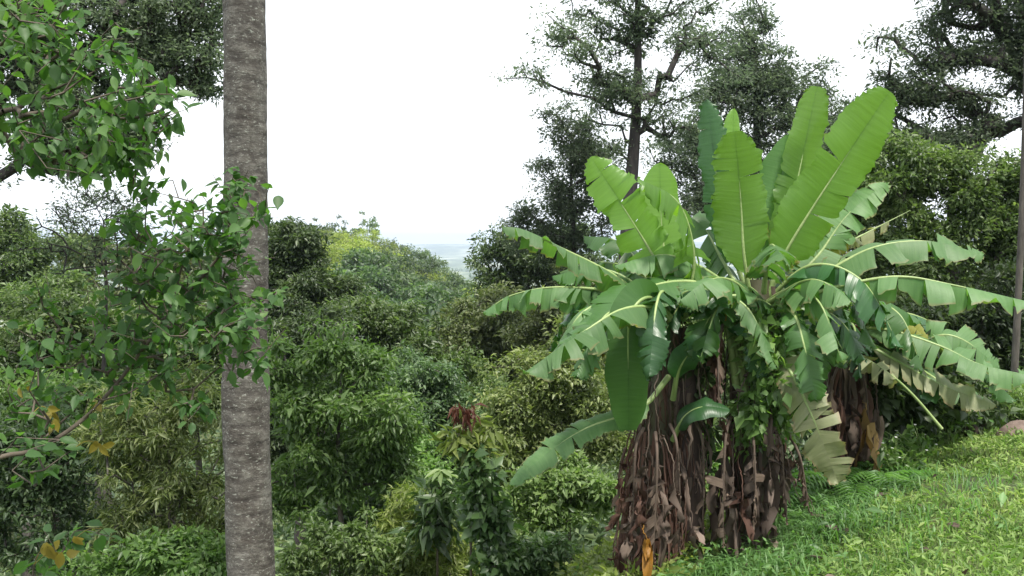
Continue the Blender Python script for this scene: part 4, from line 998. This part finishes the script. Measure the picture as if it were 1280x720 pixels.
LF([(965, 380, 7.1), (1030, 320, 7.5), (1080, 292, 7.7), (1138, 262, 7.8)], .22, 'banana_pale', 217, face=(-.2, -.5, 1), tear=.95, petiole=.25, hang=.8, missing=.3)
LF([(962, 440, 6.6), (985, 460, 6.3), (1015, 520, 6.15), (1048, 604, 6.1)], .38, 'banana_pale', 218, face=(-.5, -.9, .3), tear=.72, petiole=.06, hang=.15, missing=.06)
LF([(955, 375, 7.1), (1010, 335, 7.3), (1040, 312, 7.35), (1062, 290, 7.4)], .26, 'banana_yellow', 219, face=(-.2, -1, .3), tear=.2, petiole=.4, hang=.4)
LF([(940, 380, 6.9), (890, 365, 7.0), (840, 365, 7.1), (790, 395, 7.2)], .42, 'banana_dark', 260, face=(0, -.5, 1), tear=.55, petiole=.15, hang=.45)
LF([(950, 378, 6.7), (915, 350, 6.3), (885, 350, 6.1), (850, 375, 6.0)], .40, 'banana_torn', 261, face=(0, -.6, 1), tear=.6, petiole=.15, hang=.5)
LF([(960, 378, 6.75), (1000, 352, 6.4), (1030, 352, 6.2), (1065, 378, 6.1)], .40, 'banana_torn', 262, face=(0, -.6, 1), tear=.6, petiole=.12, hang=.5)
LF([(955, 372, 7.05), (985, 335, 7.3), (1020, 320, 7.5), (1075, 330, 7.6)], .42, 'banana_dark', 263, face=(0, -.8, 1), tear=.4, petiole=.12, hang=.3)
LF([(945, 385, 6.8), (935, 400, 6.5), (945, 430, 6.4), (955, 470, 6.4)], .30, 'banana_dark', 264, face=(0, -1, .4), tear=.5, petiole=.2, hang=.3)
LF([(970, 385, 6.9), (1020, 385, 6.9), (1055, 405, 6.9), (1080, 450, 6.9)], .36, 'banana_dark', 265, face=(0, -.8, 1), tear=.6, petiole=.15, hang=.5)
fill_leaves(rt, b, 11, (948, 385, 7.0), 800, ['banana_dark', 'banana', 'banana_torn'])
dry_whole(rt, b, [([(915, 520, 6.5), (908, 545, 6.35), (905, 610, 6.3), (905, 680, 6.3)], .26), ([(940, 530, 6.45), (942, 555, 6.3), (944, 610, 6.25), (940, 665, 6.25)], .26),
  ([(965, 530, 6.5), (976, 555, 6.35), (980, 600, 6.35), (984, 650, 6.35)], .26), ([(905, 400, 6.5), (898, 430, 6.4), (898, 480, 6.35), (900, 530, 6.35)], .2), ([(985, 540, 6.6), (1000, 570, 6.5), (1008, 610, 6.5), (1012, 640, 6.5)], .22)], 840)
pm = MB(); rg0 = rng(77)
for i in range(16):
    a = P(940 + i * 4 - 20, 470 + rg0.uniform(-20, 20), 6.7 + .02 * i) - b; c = P(925 + i * 6 - 30, 372 + rg0.uniform(-8, 10), 6.7 + .03 * i) - b
    tube(pm, resample([a, (a + c) / 2 + rg0.normal(0, .01, 3), c], 8), np.linspace(.03, .018, 8), 7)
pm.build('leaf_stalks', M['midrib'], rt)
sheath_skirt(rt, ax, .14, 'dry', 220, 130, .8, .012)
sheath_skirt(rt, ax[6:36], .13, 'dry_red', 221, 110, .7, .011)
for i, (pts, mt, w_, n) in enumerate((
    ([(906, 395, 6.5), (902, 450, 6.4), (904, 545, 6.35)], 'dry_red', .10, 11), ([(898, 400, 6.55), (896, 440, 6.5), (895, 500, 6.45)], 'dry_red', .09, 10),
    ([(918, 520, 6.5), (912, 600, 6.35), (912, 690, 6.3)], 'dry', .12, 12), ([(905, 540, 6.55), (900, 600, 6.45), (903, 655, 6.4)], 'dry', .12, 10),
    ([(935, 540, 6.5), (940, 590, 6.35), (938, 650, 6.3)], 'dry', .13, 11), ([(960, 545, 6.5), (958, 590, 6.35), (960, 650, 6.3)], 'dry', .14, 9),
    ([(975, 540, 6.6), (985, 580, 6.45), (1000, 625, 6.4)], 'dry', .13, 8), ([(945, 450, 6.5), (928, 500, 6.4), (925, 560, 6.38)], 'dry', .02, 5),
    ([(955, 480, 6.5), (962, 520, 6.4), (965, 570, 6.35)], 'dry', .10, 7), ([(925, 560, 6.45), (925, 620, 6.3), (922, 665, 6.25)], 'dry_red', .11, 10),
    ([(985, 560, 6.7), (1002, 600, 6.6), (1012, 640, 6.55)], 'dry', .12, 7))):
    dead_leaf(rt, PP(pts), mt, 230 + i, b, w_, n)
oc = dead_leaf(rt, PP([(908, 372, 6.45), (909, 380, 6.42), (908, 398, 6.4)]), 'orange', 250, b, .13, 2, .006, 1.5, True)

# --- right plant, broken down
rt, b, ax = banana('right banana plant with a dark rotten stem and torn drooping leaves', 1062, 592, 7.9, (1050, 405, 7.9), .16, .11, 'stem_dark')
LF([(1178, 536, 7.3), (1140, 492, 7.35), (1108, 464, 7.4), (1068, 440, 7.5), (1028, 428, 7.6)], .34, 'banana_pale', 301, face=(.2, -.8, .8), tear=.8, petiole=.45, hang=.5, missing=.1, ribr=.008)
LF([(1055, 410, 7.9), (1110, 412, 7.7), (1175, 432, 7.5), (1225, 455, 7.4), (1290, 470, 7.3)], .46, 'banana_torn', 302, face=(.1, -.8, .8), tear=.55, petiole=.1, hang=.3, missing=.12)
LF([(1055, 415, 7.8), (1120, 450, 7.6), (1180, 482, 7.5), (1245, 506, 7.4)], .36, 'banana_pale', 303, face=(.1, -.8, .8), tear=.5, petiole=.2, hang=.3)
LF([(1052, 405, 7.9), (1085, 385, 7.8), (1125, 395, 7.7), (1160, 425, 7.65)], .30, 'banana_yellow', 304, face=(.2, -.8, .8), tear=.2, petiole=.2, hang=.2, vee=.5)
LF([(1050, 408, 7.8), (1040, 400, 7.4), (1030, 430, 7.2), (1020, 480, 7.1)], .32, 'banana', 305, face=(0, -.8, .6), tear=.5, petiole=.2, hang=.3)
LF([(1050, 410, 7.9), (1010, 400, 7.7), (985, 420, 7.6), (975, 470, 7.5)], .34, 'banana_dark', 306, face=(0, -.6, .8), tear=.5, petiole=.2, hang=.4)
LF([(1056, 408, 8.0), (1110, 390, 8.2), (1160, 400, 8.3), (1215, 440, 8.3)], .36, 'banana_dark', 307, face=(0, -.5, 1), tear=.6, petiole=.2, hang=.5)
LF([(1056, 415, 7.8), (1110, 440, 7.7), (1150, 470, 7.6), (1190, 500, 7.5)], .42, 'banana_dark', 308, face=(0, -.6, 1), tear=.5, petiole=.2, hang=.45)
fill_leaves(rt, b, 6, (1052, 412, 7.9), 900, ['banana_dark', 'banana'], .6, 1.0, 3.3, 6.8)
dry_whole(rt, b, [([(1050, 450, 7.7), (1040, 480, 7.55), (1036, 530, 7.5), (1036, 580, 7.5)], .26), ([(1072, 450, 7.7), (1082, 480, 7.55), (1086, 530, 7.5), (1084, 575, 7.5)], .26)], 940)
sheath_skirt(rt, ax, .16, 'dry_red', 310, 120, .5, .03)
sheath_skirt(rt, ax, .15, 'dry', 311, 60, .5, .035)
for i, (pts, mt, w_, n, sp_) in enumerate((
    ([(1062, 470, 7.65), (1064, 510, 7.55), (1066, 560, 7.5)], 'dry', .13, 8, 1), ([(1040, 470, 7.7), (1036, 520, 7.6), (1030, 575, 7.5)], 'dry', .12, 8, 1),
    ([(1078, 500, 7.6), (1083, 512, 7.5), (1084, 535, 7.48)], 'dry_yellow', .20, 3, 1.7), ([(1050, 480, 7.6), (1048, 530, 7.5), (1046, 585, 7.45)], 'dry_red', .12, 8, 1),
    ([(1095, 480, 7.6), (1102, 520, 7.5), (1104, 560, 7.45)], 'dry', .13, 6, 1))):
    dead_leaf(rt, PP(pts), mt, 320 + i, b, w_, n, .006, sp_, mt == 'dry_yellow')

# --- fallen plant under vines
rt, b, ax = banana('collapsed banana plant lying under dark vines at the right of the clump', 1225, 545, 8.6, (1130, 440, 8.3), .10, .07, 'stem_dark')
LF([(1135, 445, 8.25), (1170, 420, 8.0), (1205, 425, 7.9), (1250, 460, 7.85)], .44, 'banana_torn', 401, face=(.1, -.9, .7), tear=.5, petiole=.12, hang=.25)
LF([(1132, 450, 8.2), (1165, 470, 7.9), (1195, 490, 7.8), (1235, 500, 7.75)], .34, 'banana_torn', 402, face=(.1, -.9, .7), tear=.4, petiole=.15, hang=.25)
LF([(1132, 445, 8.3), (1185, 440, 8.4), (1225, 460, 8.4), (1268, 500, 8.4)], .36, 'banana', 403, face=(.1, -.7, .8), tear=.5, petiole=.15, hang=.4)
sheath_skirt(rt, ax, .09, 'dry_red', 405, 40, .35, .03)

# ------------------------------------------------------------------ vines, saplings, ferns, flowers
def vine_mass(name, label, path, regions, mat, leaf, n, per, seed, part='foliage', cat='vine', rc=.10, kind='fold', asp=.6):
    rg = rng(seed); base = np.array(path[0]); root = thing(name, base, label, cat)
    reg = np.array(regions, float); ix = rg.choice(len(reg), n, p=(reg[:, 2] * reg[:, 3]) / (reg[:, 2] * reg[:, 3]).sum())
    u = nrmz(rg.normal(0, 1, (n, 3))) * rg.random((n, 1)) ** .4
    C = np.array([P(reg[i, 0] + u[k, 0] * reg[i, 2], reg[i, 1] + u[k, 1] * reg[i, 3], reg[i, 4] + u[k, 2] * reg[i, 5]) for k, i in enumerate(ix)]) - base
    tr = resample(np.array(path) - base, 14); A, par, tips = skeleton(tr, C, rg, .12, .2, .2)
    wm = MB(); wood(wm, A, par, tips, 14, .014, .008, .002, 5); wm.build('stem', M['twig'], root)
    lm = MB(); scatter_leaves(lm, C, per, rc, leaf, rg, kind, asp, .8, .5, .5); lm.build(part, M[mat], root)
    return root, base
g3 = lambda px, Y: np.array([(px - 640) / F_PX * Y, Y, float(terrain((px - 640) / F_PX * Y, Y)) - .03])
vine_mass('climbing_vine', 'leafy green vine climbing the middle banana stem', [g3(955, 6.5), P(960, 600, 6.5), P(965, 480, 6.5), P(965, 400, 6.5)],
          [(960, 430, 30, 50, 6.5, .18), (975, 490, 30, 50, 6.5, .2), (945, 520, 24, 40, 6.55, .2), (985, 410, 20, 26, 6.55, .15)], 'bright', .07, 120, 16, 501)
vine_mass('climbing_vine', 'dark vine tangle smothering the collapsed banana plant', [g3(1130, 8.4), P(1120, 500, 8.3), P(1110, 430, 8.2)],
          [(1090, 430, 40, 26, 8.1, .3), (1140, 440, 50, 30, 8.3, .3), (1110, 480, 60, 30, 8.2, .3), (1180, 480, 50, 34, 8.5, .3), (1150, 510, 70, 26, 8.4, .3), (1215, 510, 34, 30, 8.6, .3)], 'dark', .085, 240, 26, 502, rc=.12)
vine_mass('climbing_vine', 'dark vine hanging between the left and middle banana stems', [g3(862, 6.9), P(862, 600, 6.9), P(860, 450, 6.9)],
          [(858, 480, 20, 50, 6.9, .15), (868, 560, 20, 50, 6.9, .15), (855, 440, 26, 24, 6.9, .15)], 'dark', .07, 70, 16, 503)
vine_mass('vine_stump', 'vine covered stump below the red tipped sapling', [g3(612, 7.85), P(612, 640, 7.85), P(606, 560, 7.85)],
          [(594, 576, 14, 20, 7.85, .12), (600, 605, 18, 30, 7.85, .14), (613, 650, 18, 34, 7.85, .16), (620, 700, 22, 28, 7.85, .2)], 'vine', .078, 150, 18, 504, rc=.08)
rv, bv = vine_mass('red_tipped_sapling', 'sapling with drooping red and yellow young leaves on top', [g3(588, 8.0), P(588, 640, 8.0), P(584, 560, 7.97), P(580, 510, 7.95)],
          [(585, 538, 20, 14, 7.95, .14), (568, 552, 9, 16, 7.95, .1), (604, 536, 12, 12, 7.95, .1), (590, 555, 16, 12, 7.95, .1)], 'lime', .13, 34, 8, 505, cat='sapling', rc=.06, asp=.28)
lm = MB(); rg = rng(506); C = np.array([P(578 + rg.uniform(-11, 12), 513 + rg.uniform(-9, 10), 7.92 + rg.uniform(-.08, .08)) for _ in range(16)]) - bv
scatter_leaves(lm, C, 6, .04, .11, rg, 'fold', .22, .8, 1.6, .3); lm.build('red_shoots', M['red'], rv)
rv, bv = vine_mass('pale_topped_sapling', 'sapling with a star of pale leaves on top beside the vine covered stump', [g3(545, 8.8), P(547, 660, 8.7), P(550, 590, 8.6)],
          [(548, 630, 22, 30, 8.6, .2), (540, 660, 26, 20, 8.6, .2)], 'vine', .13, 46, 12, 507, cat='sapling', rc=.09, asp=.32)
lm = MB(); n = 14; az = np.linspace(0, 6.28, n); c = P(551, 590, 8.6) - bv
leaves(lm, np.tile(c, (n, 1)) + rng(3).normal(0, .01, (n, 3)), np.stack([np.cos(az), np.sin(az), -.25 + .25 * np.sin(az * 5)], 1), np.tile([0, -.2, 1.], (n, 1)), .20, .05, 'lance'); lm.build('leaf_star', M['pale'], rv)

T('leafy_bush', 'tall pale tufted weeds at the right edge of the grass bank', 1245, 9.0,
  [(1240, 500, 30, 18), (1265, 515, 26, 22), (1225, 525, 24, 14), (1290, 500, 30, 26)], 'spring', 9, 110, 40, 15, cat='bush', r_base=.012, seed=36, depth=.9, kind='fold', asp=.28, trunk_frac=.1, part='foliage')
def stone():
    rg = rng(640); b = g3(1278, 8.2); root = thing('stone', b, 'pinkish brown stone in the weeds at the right edge', 'stone')
    th = np.linspace(0, np.pi, 14); ph = np.linspace(0, 2 * np.pi, 22)[:-1]
    d = np.stack([np.sin(th)[:, None] * np.cos(ph), np.sin(th)[:, None] * np.sin(ph), np.cos(th)[:, None] + 0 * ph], -1)
    r = 1 + .14 * np.sin(3 * d[..., :1] + 1) + .10 * np.sin(5 * d[..., 1:2] + 2 * d[..., 2:]) + rg.normal(0, .02, d[..., :1].shape)
    i = np.arange(13)[:, None] * 21; j = np.arange(21)[None]; k = (j + 1) % 21
    mb = MB(); mb.add((d * r * [.20, .16, .13] + [0, 0, .03]).reshape(-1, 3), np.stack([i + j, i + 21 + j, i + 21 + k, i + k], -1).reshape(-1, 4))
    mb.build('rock', bark_mat('stone_surface', (.09, .062, .05), (.24, .18, .15), 7, (1, 1, 1)), root)
stone()
def fern(px, Y, label, seed, n=11, ln=.5):
    rg = rng(seed); b = g3(px, Y); root = thing('fern', b, label, 'fern', 'ferns at the foot of the right banana plant')
    for i in range(n):
        az = 6.283 * i / n + rg.normal(0, .25); l = ln * rg.uniform(.7, 1.15); t = np.linspace(0, 1, 18)[:, None]
        h = np.array([[math.cos(az), math.sin(az), 0]]); m = h * l * t * .85 + np.array([[0, 0, 1.]]) * (l * (1.05 * t - .85 * t ** 2))
        mb = MB(); tube(mb, m, np.linspace(.004, .001, 18), 4)
        Tn = nrmz(np.gradient(m, axis=0)); sd_ = nrmz(np.cross(Tn, [[0, 0, 1.]]))
        for sg in (-1, 1):
            pw = np.sin(np.pi * np.clip(np.linspace(.12, 1, 15), 0, 1)) ** .7
            leaves(mb, m[3:], sd_[3:] * sg + Tn[3:] * .35, np.tile([0, 0, 1.], (15, 1)), .13 * pw * ln / .5, .022, 'fold')
        mb.build('frond', M['fern'], root)
fern(1035, 7.3, 'fern under the tip of the drooping pale banana leaf, leftmost of the ferns', 601, 13, .65)
fern(1075, 7.3, 'fern right in front of the dark right banana stem', 602, 15, .75)
fern(1110, 7.5, 'low fern spreading to the right of the banana clump', 603, 14, .7)
fern(1010, 6.9, 'small fern beside the dry leaves of the middle banana plant', 604, 11, .5)
def flowers():
    rg = rng(611); 
    for k, (px, py, Y, lab) in enumerate(((1125, 520, 7.6, 'leafy weed with small white flowers below the torn leaf stalk'), (1160, 540, 7.8, 'white flowered weed at the grass edge, middle of the three flowering weeds'), (1190, 535, 8.2, 'white flowered weed under the collapsed banana plant, rightmost of the three'))):
        b = g3(px, Y); root = thing('flowering_weed', b, lab, 'weed', 'white flowered weeds')
        st = MB(); pe = MB(); lf = MB(); tips = []
        for i in range(14):
            tip = np.array([rg.normal(0, .16), rg.normal(0, .12), rg.uniform(.18, .42)]); tube(st, resample([[0, 0, 0], tip * [.4, .4, .6], tip], 8), .003, 4); tips.append(tip)
            nA = 6; a_ = np.linspace(0, 6.28, nA, endpoint=False)
            if i % 2: pe = MB(); leaves(pe, np.tile(tip, (nA, 1)), np.stack([np.cos(a_), np.sin(a_) - .4, .3 + 0 * a_], 1), np.tile([0, -.6, 1.], (nA, 1)), .014, .010, 'simple'); pe.build('flower', M['petal'], root)
        scatter_leaves(lf, np.array(tips) * .8, 12, .07, .07, rg, 'fold', .4)
        st.build('stem', M['midrib'], root); lf.build('foliage', M['bright'], root)
flowers()
